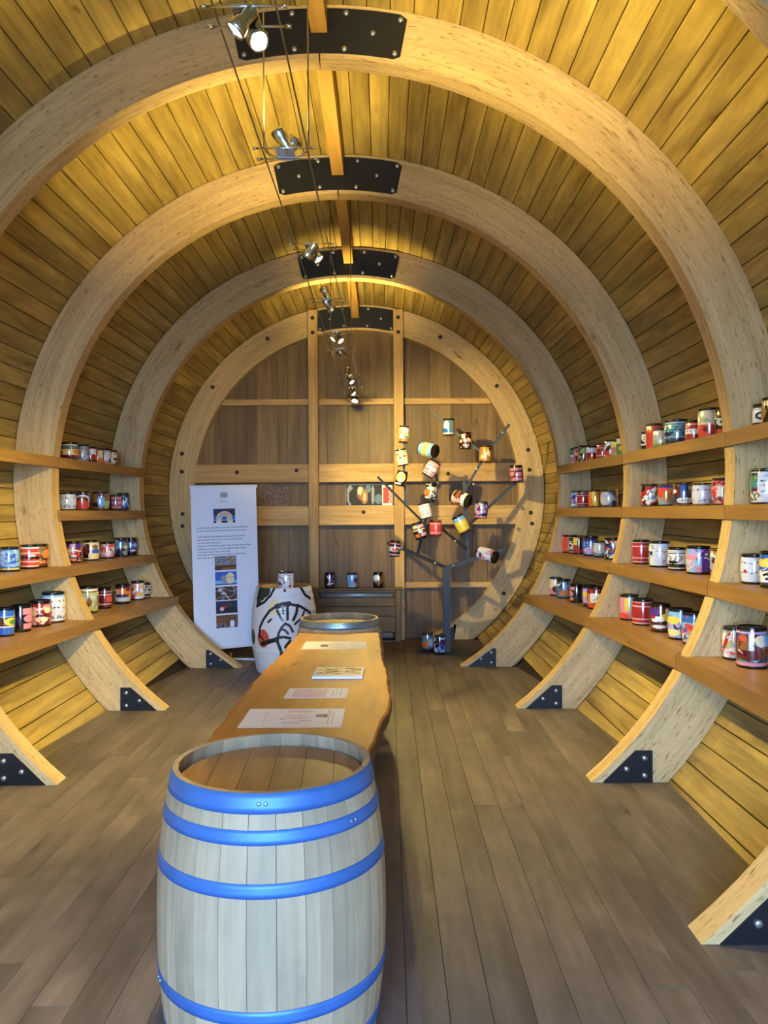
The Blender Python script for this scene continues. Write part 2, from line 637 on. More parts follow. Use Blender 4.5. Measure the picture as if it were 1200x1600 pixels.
# ridge beam pieces between the arches
BEAM_LABEL = {0: "ridge beam piece ending at the largest black crown plate",
              1: "ridge beam piece between the two largest crown plates", 2: "ridge beam piece between second and third crown plates", 3: "rearmost ridge beam piece ending at the smallest crown plate"}
for a in (0, 1, 2, 3):
    b = a + 1
    ya, yb = RIB_Y[a] + THK, RIB_Y[b] - 0.01
    Ta, Tb = ZC + RIB_R[a] + DEP, ZC + RIB_R[b] + DEP
    mb = MB()
    w = .05
    h = .18
    mb.hexa([(-w, ya, Ta - h), (w, ya, Ta - h), (w, yb, Tb - h), (-w, yb, Tb - h), (-w, ya, Ta + .002), (w, ya, Ta + .002), (w, yb, Tb + .002), (-w, yb, Tb + .002)], axis=1)
    tag(build("ridge_beam", mb, W_KEEL), BEAM_LABEL[a], "beam", "ridge beam pieces")

# ------------------------------------------------------------------ back wall
YB = 10.60
bw = MB()
n = 48
Rw = RIB_R[4] + DEP + 0.06
ring = [(Rw * math.sin(2 * PI * k / n), ZC + Rw * math.cos(2 * PI * k / n)) for k in range(n)]
bw.face([(x, YB + .05, z) for x, z in ring][::-1])
bw.face([(x, YB + .12, z) for x, z in ring])
for k in range(n):
    k2 = (k + 1) % n
    bw.face([(ring[k][0], YB + .05, ring[k][1]), (ring[k2][0], YB + .05, ring[k2][1]), (ring[k2][0], YB + .12, ring[k2][1]), (ring[k][0], YB + .12, ring[k][1])])
wall_back = struct(build("wall_back", bw, W_DARK), "round end wall of upright oak boards with posts and rails")
rng = random.Random(11)
x = -2.36
while x < 2.34:
    w = rng.choice((.13, .15, .19, .24, .28))
    x1 = min(x + w, 2.36)
    R2 = 2.385
    mb = MB()
    pts = []
    for xx in (x + .0015, (x + x1) / 2, x1 - .0015):
        h = math.sqrt(max(.01, R2 ** 2 - xx ** 2))
        pts.append((xx, max(0.002, ZC - h), ZC + h))
    yb_ = YB - rng.uniform(0, .012)
    for i in range(2):
        (xa, za, zb), (xc, zd, ze) = pts[i], pts[i + 1]
        mb.face([(xa, yb_, za), (xc, yb_, zd), (xc, yb_, ze), (xa, yb_, zb)], [(za, xa), (zd, xc), (ze, xc), (zb, xa)])
        mb.face([(xa, yb_, zb), (xc, yb_, ze), (xc, YB + .04, ze), (xa, YB + .04, zb)])
    (xa, za, zb), (xc, zd, ze) = pts[0], pts[2]
    mb.face([(xa, YB + .04, za), (xa, yb_, za), (xa, yb_, zb), (xa, YB + .04, zb)])
    mb.face([(xc, yb_, zd), (xc, YB + .04, zd), (xc, YB + .04, ze), (xc, yb_, ze)])
    build("board", mb, W_BACK, wall_back)
    x = x1


def bevel_box(a, b, axis=None, c=0.005):
    """box with chamfered front (-y) edges"""
    mb = MB()
    x0, y0, z0 = a
    x1, y1, z1 = b
    F = [(x0 + c, y0, z0 + c), (x1 - c, y0, z0 + c), (x1 - c, y0, z1 - c), (x0 + c, y0, z1 - c)]
    M_ = [(x0, y0 + c, z0), (x1, y0 + c, z0), (x1, y0 + c, z1), (x0, y0 + c, z1)]
    Bk = [(x0, y1, z0), (x1, y1, z0), (x1, y1, z1), (x0, y1, z1)]
    ext = (x1 - x0, y1 - y0, z1 - z0)
    ax = axis if axis is not None else ext.index(max(ext))
    oth = [i for i in range(3) if i != ax]
    uv = lambda q: [(p[ax], p[oth[0]] + 1.1 * p[oth[1]]) for p in q]
    for q in [F, Bk[::-1]] + [[F[i], M_[i], M_[(i + 1) % 4], F[(i + 1) % 4]] for i in range(4)] + [[M_[i], Bk[i], Bk[(i + 1) % 4], M_[(i + 1) % 4]] for i in range(4)]:
        mb.face(q, uv(q))
    return mb


PX = 0.557
for s in (-1, 1):
    xc = s * PX
    ztop = ZC + math.sqrt((RIB_R[4] + DEP - .01) ** 2 - xc * xc)
    po_ = build("post", bevel_box((xc - .063, 10.405, 0.003), (xc + .063, 10.456, ztop)), W_BEAM, wall_back)
    for z in (ztop - .11, ztop - .30):
        link("bolt", DBOLT, po_, (xc, 10.405, z), (PI / 2, 0, 0))
    # the part of the post that runs behind, down the wall
    build("post", bevel_box((xc - .06, 10.457, 0.003), (xc + .06, YB - .013, ZC + 2.0)), W_BEAM, wall_back)


def rail(z0, z1, y0, segs, name):
    for (a, b) in segs:
        o = build(name, bevel_box((a, y0, z0), (b, YB - .013, z1)), W_BEAM, wall_back)


def chord(z):
    return math.sqrt(RIB_R[4] ** 2 - (z - ZC) ** 2) + .04


def segs3(z):
    c = chord(z)
    return ((-c, -PX - .064), (-PX + .064, PX - .064), (PX + .064, c))


rail(3.085, 3.165, 10.53, segs3(3.16), "rail")
rail(2.065, 2.305, 10.47, segs3(2.3), "rail")
rail(1.50, 1.755, 10.47, segs3(1.5), "rail")
rail(0.67, 0.745, 10.52, (segs3(.7)[0], segs3(.7)[2]), "rail")
for (px, py) in ((370, 738), (463, 735), (568, 800), (700, 740)):
    p = P(px, py, 10.468)
    link("bolt", DBOLT, wall_back, (p.x, 10.47, p.z), (PI / 2, 0, 0))

# ------------------------------------------------------------------ entrance end behind the photographer (open doorway)
wf = MB()
wf.box((-3.4, -2.62, -.1), (-1.5, -2.47, 5.2))
wf.box((1.5, -2.62, -.1), (3.4, -2.47, 5.2))
wf.box((-1.5, -2.62, 3.0), (1.5, -2.47, 5.2))
struct(build("wall_front", wf, W_BACK), "entrance end wall with open doorway")
gd = MB()
gd.box((-40, -60, -.4), (40, -2.6, -.12))  # unseen ground, added to bounce daylight in through the doorway
struct(build("ground", gd, M_GROUND), "unseen gravel ground added outside the entrance to bounce daylight")

# ------------------------------------------------------------------ shelves
LEV = {1: 0.77, 2: 1.225, 3: 1.70, 4: 2.155}
LEVW = {1: "lowest", 2: "lower", 3: "upper", 4: "top"}
BAYW = {('L', 1): "left near bay", ('L', 2): "left far bay", ('R', 0): "right near bay", ('R', 1): "right middle bay", ('R', 2): "right far bay"}
SHELVES = [('L', 1, 1), ('L', 1, 2), ('L', 1, 4)] + [('L', 2, l) for l in (1, 2, 3, 4)] + [('R', b, l) for b in (0, 1, 2) for l in (1, 2, 3, 4)]
LIPT, LIPH = 0.03, 0.088
for side, bay, lev in SHELVES:
    s = -1 if side == 'L' else 1
    z = LEV[lev]
    ya, yb = RIB_Y[bay] + THK, RIB_Y[bay + 1]
    root = thing("wall_shelf", f"oak display shelf, {LEVW[lev]} level, {BAYW[(side, bay)]} between two arches", "shelf", (0, 0, z), group="oak shelves between the arches")
    fx = lambda y: min(xin(y, z), xin(y, z - LIPH)) - 0.012
    bx = lambda y, zz: xout(y, zz) - 0.012
    mb = MB()
    t = .036
    m_ = LIPT + .001
    c = [(fx(ya) + m_, ya + .002, -t), (bx(ya, z - t), ya + .002, -t), (bx(yb, z - t), yb - .002, -t), (fx(yb) + m_, yb - .002, -t),
         (fx(ya) + m_, ya + .002, 0), (bx(ya, z), ya + .002, 0), (bx(yb, z), yb - .002, 0), (fx(yb) + m_, yb - .002, 0)]
    if s < 0:
        c = [(-p[0], p[1], p[2]) for p in c]
        c = [c[i] for i in (1, 0, 3, 2, 5, 4, 7, 6)]
    mb.hexa(c, axis=1)
    build("shelf_board", mb, W_SHELF, root)
    mb = MB()
    y0, y1 = RIB_Y[bay] + .074, RIB_Y[bay + 1] + .066
    c = [(fx(y0), y0, -LIPH), (fx(y0) + LIPT, y0, -LIPH), (fx(y1) + LIPT, y1, -LIPH), (fx(y1), y1, -LIPH),
         (fx(y0), y0, 0.001), (fx(y0) + LIPT, y0, 0.001), (fx(y1) + LIPT, y1, 0.001), (fx(y1), y1, 0.001)]
    if s < 0:
        c = [(-p[0], p[1], p[2]) for p in c]
        c = [c[i] for i in (1, 0, 3, 2, 5, 4, 7, 6)]
    mb.hexa(c, axis=1)
    build("front_lip", mb, W_SHELF, root)

# ------------------------------------------------------------------ painted mini kegs
C = dict(W="e8eaf2", K="0d0d12", R="a8262a", r="d8453c", M="5c1a24", P="d98a9c", p="efb9c4", O="d97a34", Y="e8cf4e", y="f0e29a", G="4f8f4a", g="a9b982",
         B="2b62c4", b="7fb2ea", N="1b2450", V="4a2a8c", v="b7a4e0", T="3a8a90", t="9fd0d2", S="8f979f", s="c3c8cc", D="4a2c1c", d="8c5a34", C="e9d9b4", A="b07a30", L="cfd8ee", Z="5a7f96")


def col(k):
    return np.array(lin(C[k]))


def paint(ops, x, v, asp=0.62):
    """x: -2..2 round the keg (-1..1 faces front), v: 0..1 upward -> linear rgb"""
    out = np.zeros((len(x), 3)) + 0.5
    for op in ops:
        k = op[0]
        if k == 'F':
            out[:] = col(op[1])
        elif k == 'B':
            out[(v >= op[1]) & (v <= op[2])] = col(op[3])
        elif k == 'R':
            out[(x >= op[1]) & (x <= op[2]) & (v >= op[3]) & (v <= op[4])] = col(op[5])
        elif k == 'E':
            dx = (x - op[1] + 2) % 4 - 2
            out[(dx / op[3]) ** 2 + ((v - op[2]) / op[4]) ** 2 <= 1] = col(op[5])
        elif k == 'V':
            r_ = np.random.RandomState(op[3])
            n_ = int(op[1] * 2.2)
            sx, sv = r_.uniform(-2, 2, n_), r_.uniform(-.1, 1.1, n_)
            pal = [col(c_) for c_ in op[2]]
            pc = np.array([pal[i] for i in r_.randint(0, len(pal), n_)])
            dx = (x[:, None] - sx[None] + 2) % 4 - 2
            wob = 0.04 * np.sin(9 * v + 5 * x)
            dd = np.hypot(dx * asp + wob[:, None], v[:, None] - sv[None])
            o_ = np.argsort(dd, axis=1)
            m_ = np.ones(len(x), bool)
            if len(op) > 5 and op[5]:
                x0, x1, v0, v1 = op[5]
                m_ = (x >= x0) & (x <= x1) & (v >= v0) & (v <= v1)
            out[m_] = pc[o_[:, 0]][m_]
            if len(op) > 4 and op[4]:
                ar = np.arange(len(x))
                e = (dd[ar, o_[:, 1]] - dd[ar, o_[:, 0]]) < 0.025
                out[e & m_] = col(op[4])
        elif k == 'M':      # rows of small strokes like birds or figures
            r_ = np.random.RandomState(op[3])
            for row in op[1]:
                n_ = op[4]
                for i in range(n_):
                    cx = -2 + 4 * (i + r_.uniform(.2, .8)) / n_
                    cv = row + r_.uniform(-.025, .025)
                    a_ = r_.uniform(-.9, .9)
                    dx = ((x - cx + 2) % 4 - 2) * asp
                    dv = v - cv
                    q = dx * math.cos(a_) + dv * math.sin(a_)
                    w_ = -dx * math.sin(a_) + dv * math.cos(a_)
                    out[(q / .055) ** 2 + (w_ / .02) ** 2 <= 1] = col(op[2])
        elif k == 'D':      # small random brush strokes
            r_ = np.random.RandomState(op[1])
            for i in range(op[2]):
                c_ = col(op[3][i % len(op[3])])
                cx, cv, a_ = r_.uniform(-2, 2), r_.uniform(.04, .96), r_.uniform(0, PI)
                ln, wd = r_.uniform(.03, .11), r_.uniform(.008, .02)
                dx = ((x - cx + 2) % 4 - 2) * asp
                dv = v - cv
                q = dx * math.cos(a_) + dv * math.sin(a_)
                w_ = -dx * math.sin(a_) + dv * math.cos(a_) - 3 * q * q
                out[(np.abs(q) < ln) & (np.abs(w_) < wd)] = c_
        elif k == 'S':
            pts, w_, c_ = op[1], op[2], op[3]
            for (xa, va), (xb, vb) in zip(pts[:-1], pts[1:]):
                ax_, bx_ = xa * asp, xb * asp
                dx, dv = bx_ - ax_, vb - va
                L2 = dx * dx + dv * dv + 1e-9
                tt = np.clip(((x * asp - ax_) * dx + (v - va) * dv) / L2, 0, 1)
                out[np.hypot(x * asp - ax_ - tt * dx, v - va - tt * dv) <= w_] = col(c_)
    return out


def set_paint(me, rgb):
    at = me.color_attributes.new("paint", 'FLOAT_COLOR', 'POINT')
    buf = np.ones((len(me.vertices), 4), dtype=np.float32)
    buf[:, :3] = rgb
    at.data.foreach_set("color", buf.ravel())


def grid_mesh(name, NU, NV, fn, wrap, mat):
    """fn(u, v) -> xyz arrays"""
    nu = NU if wrap else NU + 1
    u = np.arange(nu) / NU
    v = np.arange(NV + 1) / NV
    uu, vv = np.meshgrid(u, v)
    uu, vv = uu.ravel(), vv.ravel()
    co = np.stack(fn(uu, vv), axis=1)
    i, j = np.meshgrid(np.arange(NU), np.arange(NV))
    i, j = i.ravel(), j.ravel()
    i2 = (i + 1) % nu if wrap else i + 1
    f = np.stack([j * nu + i, j * nu + i2, (j + 1) * nu + i2, (j + 1) * nu + i], axis=1)
    me = bpy.data.meshes.new(name)
    me.vertices.add(len(co))
    me.vertices.foreach_set("co", co.astype(np.float32).ravel())
    me.loops.add(f.size)
    me.loops.foreach_set("vertex_index", f.astype(np.int32).ravel())
    me.polygons.add(len(f))
    me.polygons.foreach_set("loop_start", np.arange(0, f.size, 4, dtype=np.int32))
    me.update(calc_edges=True)
    me.polygons.foreach_set("use_smooth", np.ones(len(f), bool))
    me.materials.append(mat)
    return me, uu, vv


def keg_prof(v):
    return 0.905 + 0.095 * (1 - (2 * v - 1) ** 2)


_lid = MB()
_lid.lathe([(0, -.05), (.80, -.05), (.83, 0), (.91, .012), (.93, -.02), (.925, -.10)], 28)
LID = _lid.mesh("lid", M_LID)
_bas = MB()
_bas.lathe([(.925, .10), (.93, .02), (.90, 0), (0, 0)], 28)
BASE = _bas.mesh("base_ring", M_LID)


def keg(label, r, h, ops, loc, rot, group):
    root = thing("painted_keg", label, "keg", loc, rot, group)

    def fn(u, v):
        a = (u - .5) * 2 * PI
        R = r * keg_prof(v)
        return R * np.sin(a), -R * np.cos(a), .012 + v * (h - .024)
    me, uu, vv = grid_mesh("body", 96, 42, fn, True, M_KEG)
    vs = [o_ for o_ in ops if o_[0] == 'V']
    if vs and len(ops) > 1:
        ops = list(ops) + [('D', vs[0][3] + 7, 44, 'KW' + vs[0][2] + 'K')]
    elif vs:
        ops = list(ops) + [('D', vs[0][3] + 7, 50, 'KW' + vs[0][2])]
    set_paint(me, paint(list(ops) + [('B', 0, .02, 'K'), ('B', .975, 1, 'K')], (uu - .5) * 4, vv))
    link("body", me, root)
    l = link("lid", LID, root, (0, 0, h))
    l.scale = (r, r, r)
    b = link("base_ring", BASE, root)
    b.scale = (r, r, r)
    return root


RED2 = [('F', 'R'), ('B', .74, .79, 'p'), ('B', .2, .25, 'p'), ('B', .02, .05, 'p'), ('B', .93, .96, 'p')]
BIRD = [('F', 'L'), ('M', (.74, .5), 'K', 3, 13), ('M', (.18, .12), 'N', 5, 17)]
FACE = [('F', 'K'), ('B', .84, .9, 'W'), ('B', .22, .27, 'W'), ('B', .02, .07, 'W'), ('E', -.5, .55, .42, .24, 's'), ('E', .5, .55, .42, .24, 's'), ('E', -.5, .55, .2, .1, 'K'), ('E', .5, .55, .2, .1, 'K'), ('E', 0, .36, .3, .07, 'W')]
PINKPANEL = [('F', 'K'), ('R', -.95, -.2, .7, .92, 'P'), ('R', -.95, -.1, .36, .64, 'P'), ('R', -.95, -.2, .06, .3, 'P'), ('R', -2, -1.1, .1, .9, 'P')]
# side, bay, level, list of (x0, x1, y0, y1, look, ops)
K = [
    ('L', 1, 2, [(-2, 29, 848, 889, "bright blue mini keg with yellow foot", [('F', 'B'), ('E', .1, .55, 1.2, .4, 'b'), ('V', 30, 'Bb', 4, None, (-1.3, .4, .3, .8)), ('E', .9, .7, .25, .25, 'N'), ('B', 0, .08, 'Y')]),
                 (30, 60, 846, 886, "brick red mini keg with white rings and black figures", [('F', 'r'), ('B', .66, .7, 'W'), ('B', .26, .3, 'W'), ('B', .9, .97, 'W'), ('B', .04, .08, 'W'), ('E', -.5, .48, .4, .1, 'K'), ('E', .1, .46, .2, .08, 'K'), ('E', .6, .45, .35, .08, 'K'), ('E', .2, .55, .2, .05, 'W')]),
                 (61, 89, 845, 883, "brown and orange mini keg with blue sky patch", [('F', 'd'), ('V', 26, 'dODMd', 8), ('R', -.5, .2, .55, .95, 'Z'), ('E', .5, .6, .35, .22, 'O'), ('B', 0, .12, 'M')])]),
    ('L', 1, 1, [(-8, 20, 950, 997, "blue mini keg with olive green picture band", [('F', 'B'), ('B', .34, .7, 'D'), ('E', .45, .52, .5, .16, 'Y'), ('E', .6, .5, .35, .1, 'G'), ('B', .7, .75, 'b'), ('B', .29, .34, 'W')]),
                 (15, 47, 944, 988, "black mini keg with pink panels", [('F', 'K'), ('R', .1, .9, .68, .93, 'P'), ('E', .6, .5, .45, .17, 'P'), ('R', .15, .9, .07, .3, 'P'), ('R', 1.0, 1.8, .1, .9, 'p'), ('S', ((-.1, .2), (-.2, .5), (-.1, .85)), .03, 'V')]),
                 (44, 78, 938, 981, "dark pink mini keg with crimson and cream blotches", [('F', 'M'), ('V', 40, 'PMRpCPM', 12, None), ('B', .9, 1, 'M'), ('E', .1, .25, .4, .12, 'C')]),
                 (72, 108, 925, 974, "tall white mini keg with rows of small black swallows", BIRD + [('B', .9, 1, 'b')])]),
    ('L', 2, 4, [(95, 122, 683, 715, "red-footed mini keg with yellow landscape", [('F', 'D'), ('B', .3, .62, 'y'), ('E', .7, .5, .45, .2, 'O'), ('B', .02, .3, 'M'), ('B', .28, .33, 'p'), ('B', .66, .88, 'Z'), ('B', .88, .95, 'C'), ('E', -.8, .45, .25, .15, 'G')]),
                 (121, 137, 687, 718, "plain grey mini keg", [('F', 'S'), ('V', 30, 'SsS', 2)]),
                 (135, 148, 691, 720, "red and white mini keg", [('F', 'R'), ('R', -.6, .6, .55, .95, 'W'), ('B', 0, .2, 'M')]),
                 (146, 159, 693, 721, "green and orange striped mini keg", [('F', 'O'), ('R', -1.2, -.1, 0, .8, 'g'), ('R', .1, .6, .4, .95, 'C')]),
                 (156, 171, 695, 724, "white mini keg with three black rings and pink foot", [('F', 'W'), ('B', .9, .93, 'K'), ('B', .82, .85, 'K'), ('B', .7, .73, 'K'), ('E', 0, .1, .8, .16, 'P'), ('E', .8, .25, .35, .16, 'M')]),
                 (168, 182, 697, 725, "brown and cream mini keg", [('F', 'd'), ('E', 0, .7, .6, .25, 'C'), ('V', 18, 'dCDM', 3, None, (-1, 1, 0, .5))])]),
    ('L', 2, 3, [(91, 118, 767, 798, "white mini keg with loose black brush marks", [('F', 'L'), ('M', (.76, .7), 'K', 21, 9), ('M', (.25, .18, .12), 'N', 23, 12)]),
                 (117, 139, 765, 798, "dark mini keg with white arch and orange figure", [('F', 'N'), ('E', 0, .55, .8, .3, 'W'), ('E', 0, .5, .62, .26, 'M'), ('E', 0, .25, .8, .28, 'r'), ('E', 0, .56, .25, .15, 'd')]),
                 (143, 170, 767, 799, "brown mini keg with blue figure and green side", [('F', 'd'), ('R', .3, 1.2, .05, .5, 'g'), ('E', .05, .5, .28, .4, 'b'), ('E', .1, .85, .3, .08, 'V'), ('R', -.7, -.2, .15, .4, 'K'), ('E', -.8, .5, .2, .25, 'V')]),
                 (171, 190, 771, 799, "dark mini keg with dusty pink panels", [('F', 'K'), ('R', -.5, .8, .7, .92, 'P'), ('R', -.5, .8, .34, .64, 'P'), ('R', -.5, .8, .06, .28, 'P'), ('S', ((.1, .05), (.1, .95)), .02, 'M')]),
                 (189, 208, 769, 799, "navy mini keg with blue and white swirls", [('F', 'N'), ('E', -.1, .35, .6, .3, 'B'), ('S', ((-.5, .1), (-.3, .5), (0, .3), (.4, .7)), .06, 'W'), ('S', ((-.6, .9), (.2, .8), (.6, .2)), .04, 'b')])]),
    ('L', 2, 2, [(100, 127, 843, 879, "purple and maroon mini keg with white mark", [('F', 'M'), ('V', 30, 'MVMRP', 5), ('R', -.25, .15, .5, .95, 'v'), ('S', ((-.6, .55), (0, .62), (.6, .55)), .035, 'W'), ('E', 0, .3, .25, .06, 'W')]),
                 (128, 154, 842, 876, "yellow and black mini keg with blue-clothed figure", [('F', 'C'), ('R', -1.3, -.2, .05, .7, 'K'), ('E', -.3, .6, .3, .3, 'M'), ('E', .4, .45, .35, .16, 'B'), ('E', .35, .72, .25, .12, 'd'), ('R', .1, .6, .04, .35, 'y'), ('R', .9, 1.5, .1, .6, 'D')]),
                 (155, 178, 845, 873, "pink mini keg with white and crimson flecks", [('F', 'P'), ('V', 50, 'PpWPr', 9), ('E', .1, .3, .2, .25, 'W')]),
                 (177, 199, 840, 872, "dark teal mini keg with pale blue patch", [('F', 'Z'), ('V', 28, 'ZNKTS', 14), ('E', -.4, .6, .35, .25, 'b'), ('E', .5, .5, .3, .1, 'C')]),
                 (196, 218, 838, 868, "black mini keg with violet and pale blue face shape", [('F', 'K'), ('E', .1, .5, .6, .4, 'V'), ('E', -.1, .6, .25, .2, 'b'), ('E', .4, .6, .2, .12, 'b'), ('E', .2, .25, .3, .06, 'W')])]),
    ('L', 2, 1, [(120, 152, 916, 960, "sage and cream mini keg with brown spots", [('F', 'g'), ('V', 30, 'gCgsd', 6), ('E', -.5, .55, .45, .3, 't'), ('B', .9, .96, 'W'), ('M', (.25, .35), 'D', 8, 9), ('B', .82, .86, 'd')]),
                 (152, 173, 920, 955, "dark red mini keg with pale rings", [('F', 'M'), ('B', .84, .88, 'p'), ('B', .68, .72, 'p'), ('B', .16, .21, 'p'), ('R', .1, .9, .3, .62, 'r')]),
                 (178, 203, 915, 948, "orange and black mini keg with broad white foot", [('F', 'O'), ('B', .82, 1, 'M'), ('B', .08, .32, 's'), ('B', 0, .08, 'K'), ('R', -1.2, -.4, .35, .8, 's'), ('E', -.1, .42, .6, .1, 'N'), ('E', .5, .75, .3, .05, 'K'), ('E', -.7, .6, .2, .12, 'V')]),
                 (203, 225, 911, 943, "white mini keg with red and yellow splashes", [('F', 'W'), ('V', 40, 'WrYWpPb', 16), ('B', .94, 1, 'K')]),
                 (225, 241, 911, 937, "black mini keg with white face and rings", FACE)]),
    ('R', 2, 4, [(880, 889, 697, 725, "green and white mini keg", [('F', 'W'), ('B', .6, 1, 'G'), ('E', -.5, .3, .4, .2, 'P')]),
                 (886, 902, 695, 724, "maroon mini keg with pink haze", [('F', 'M'), ('V', 30, 'MPMDp', 31)]),
                 (900, 917, 688, 719, "olive mini keg with green dome", [('F', 'd'), ('V', 24, 'dgDA', 33), ('E', .2, .7, .6, .22, 'g')]),
                 (916, 934, 687, 715, "red mini keg with white upper half", [('F', 'R'), ('B', .6, .95, 'W'), ('E', 0, .35, .6, .25, 'R'), ('B', .04, .1, 'O')]),
                 (933, 950, 683, 712, "plain red mini keg with thin light rings", RED2),
                 (946, 961, 679, 711, "red mini keg with black and white top", [('F', 'r'), ('V', 24, 'WKWK', 35, None, (-2, 2, .45, 1)), ('B', .02, .08, 'p')]),
                 (958, 972, 677, 707, "green mini keg with yellow and pink spots", [('F', 'g'), ('E', -.3, .75, .5, .18, 'Y'), ('E', -.1, .45, .6, .18, 'P'), ('E', .5, .15, .5, .15, 'G')]),
                 (968, 979, 673, 707, "white and leaf green mini keg", [('F', 'G'), ('B', .65, .95, 'W'), ('E', 0, .4, .5, .14, 'Y'), ('E', .2, .14, .6, .12, 'Z')])]),
    ('R', 2, 3, [(885, 901, 764, 793, "light blue mini keg with purple figure", [('F', 'b'), ('E', -.2, .5, .4, .3, 'V'), ('B', .05, .2, 'W'), ('E', -.4, .4, .2, .15, 'P')]),
                 (901, 921, 763, 792, "dark red mini keg with double light rings", [('F', 'M'), ('B', .76, .8, 'p'), ('B', .18, .22, 'p'), ('B', .92, .95, 'p'), ('B', .03, .06, 'p'), ('R', -.7, .5, .25, .7, 'R')]),
                 (919, 940, 761, 791, "orange and yellow mini keg", [('F', 'O'), ('S', ((-.2, .95), (-.1, .6), (.1, .1)), .14, 'Y'), ('R', .4, 1.4, .1, .9, 'M'), ('E', -.8, .4, .25, .4, 'r')]),
                 (938, 963, 761, 791, "steel blue mini keg with silver star", [('F', 'Z'), ('R', .3, 2, 0, 1, 'N'), ('E', -.3, .5, .6, .42, 's'), ('S', ((.2, .5), (.8, .35), (.3, .7)), .06, 's'), ('E', -.4, .7, .3, .15, 'v')]),
                 (968, 981, 759, 790, "black mini keg with copper rim", [('F', 'K'), ('S', ((-.9, .1), (-.7, .8), (.3, .97)), .04, 'd'), ('E', -.7, .25, .2, .1, 'M')])]),
    ('R', 2, 2, [(870, 893, 833, 863, "red mini keg with green top streak", [('F', 'r'), ('R', -.2, .9, .62, .92, 'G'), ('R', .1, .5, .3, .9, 'W'), ('E', .2, .2, .5, .2, 'A')]),
                 (883, 899, 839, 865, "small black mini keg with white rings and pale face", FACE),
                 (896, 912, 835, 867, "red, yellow and black mini keg", [('F', 'R'), ('R', -1.2, -.1, .5, .95, 'Y'), ('E', .3, .6, .5, .35, 'K'), ('R', .5, 1.2, .2, .9, 'P')]),
                 (910, 935, 835, 869, "royal blue mini keg with white stars", [('F', 'B'), ('B', .82, 1, 'N'), ('M', (.68, .55), 'W', 41, 12), ('E', 0, .25, .7, .2, 'v'), ('E', .4, .12, .4, .1, 'P')]),
                 (927, 945, 843, 871, "grey silver mini keg with dark base", [('F', 's'), ('B', 0, .3, 'Z'), ('R', .3, 2, .2, 1, 'S'), ('E', 0, .5, .8, .3, 's')]),
                 (943, 972, 838, 874, "mini keg with busy white, blue, red and black pattern", [('F', 'W'), ('V', 60, 'WBbRKWLN', 44), ('E', -.2, .4, .2, .08, 'R')])]),
    ('R', 2, 1, [(854, 874, 902, 933, "cream and pink mini keg with black patch", [('F', 'C'), ('E', -.3, .2, .7, .25, 'P'), ('E', 0, .35, .35, .2, 'K'), ('E', .2, .8, .5, .15, 'W'), ('R', .6, 1.4, .2, .9, 'g')]),
                 (868, 891, 907, 939, "brown mini keg with blue and white light streak", [('F', 'd'), ('V', 24, 'dDZNO', 47), ('R', -.1, .3, .45, .95, 'b'), ('E', -.5, .75, .2, .08, 'W'), ('B', .02, .14, 'Z')]),
                 (889, 911, 914, 945, "black mini keg with pink panels on one side", [('F', 'K'), ('R', -.95, -.2, .72, .92, 'P'), ('E', -.7, .48, .4, .18, 'P'), ('R', -.95, -.3, .06, .26, 'P'), ('R', -2, -1.1, .1, .9, 'P'), ('R', .5, 1.5, .1, .9, 'N')]),
                 (909, 931, 914, 950, "lilac mini keg with yellow spot", [('F', 'v'), ('E', -.4, .6, .35, .14, 'Y'), ('B', .02, .14, 'N'), ('E', .2, .1, .4, .05, 'W'), ('B', .9, 1, 'V')]),
                 (916, 945, 920, 957, "russet mini keg with white card on front", [('F', 'M'), ('V', 30, 'MRrDO', 49), ('R', -.45, .45, .28, .74, 'W'), ('S', ((-.2, .4), (.1, .5), (0, .62)), .02, 'S'), ('E', 0, .13, .7, .1, 'r')])]),
    ('R', 1, 4, [(992, 1003, 665, 698, "black and white mini keg partly behind an orange-red one", [('F', 'W'), ('B', 0, .3, 'K'), ('V', 16, 'WKs', 51, None, (-2, 2, .4, .9))]),
                 (999, 1024, 651, 695, "orange-red mini keg with white upright bar", [('F', 'r'), ('R', .2, .65, .25, .72, 'W'), ('R', .05, .2, .3, .65, 'K'), ('R', 1.0, 1.3, .2, .8, 'W')]),
                 (1019, 1041, 655, 690, "white mini keg with green foot", [('F', 's'), ('B', 0, .3, 'G'), ('V', 16, 'sWg', 53, None, (-2, 2, .2, .45))]),
                 (1038, 1077, 639, 683, "wide teal mini keg with fine pale line drawing", [('F', 'Z'), ('F', 'T'), ('V', 60, 'ZZNT', 55), ('B', .9, .93, 't'), ('B', .8, .82, 't'), ('B', .3, .32, 't'), ('B', 0, .26, 'N'), ('M', (.55, .68), 't', 57, 14)]),
                 (1075, 1093, 638, 676, "red mini keg with white lettered band", [('F', 'R'), ('B', .36, .62, 'W'), ('M', (.5,), 'K', 59, 10), ('B', .84, .9, 'p')]),
                 (1091, 1125, 620, 672, "tall mini keg, cream above and red below", [('F', 'r'), ('B', .46, 1, 'C'), ('V', 24, 'Csg', 61, None, (-.7, 1.2, .55, .95)), ('R', .4, .7, .5, .95, 'y'), ('E', -.2, .3, .15, .1, 'M')]),
                 (1122, 1141, 618, 665, "black mini keg with white curl and red panel", [('F', 'K'), ('E', -.1, .52, .5, .16, 'W'), ('E', 0, .52, .3, .08, 'K'), ('B', .64, .68, 'W'), ('R', -.6, .8, .04, .22, 'r'), ('B', .75, .95, 'd')])]),
    ('R', 1, 3, [(1001, 1029, 750, 788, "red and black mini keg with white zigzags", [('F', 'K'), ('V', 30, 'RKWRK', 63), ('S', ((-.6, .25), (-.1, .4), (.2, .2), (.8, .5)), .06, 'W'), ('E', .1, .4, .25, .12, 'b')]),
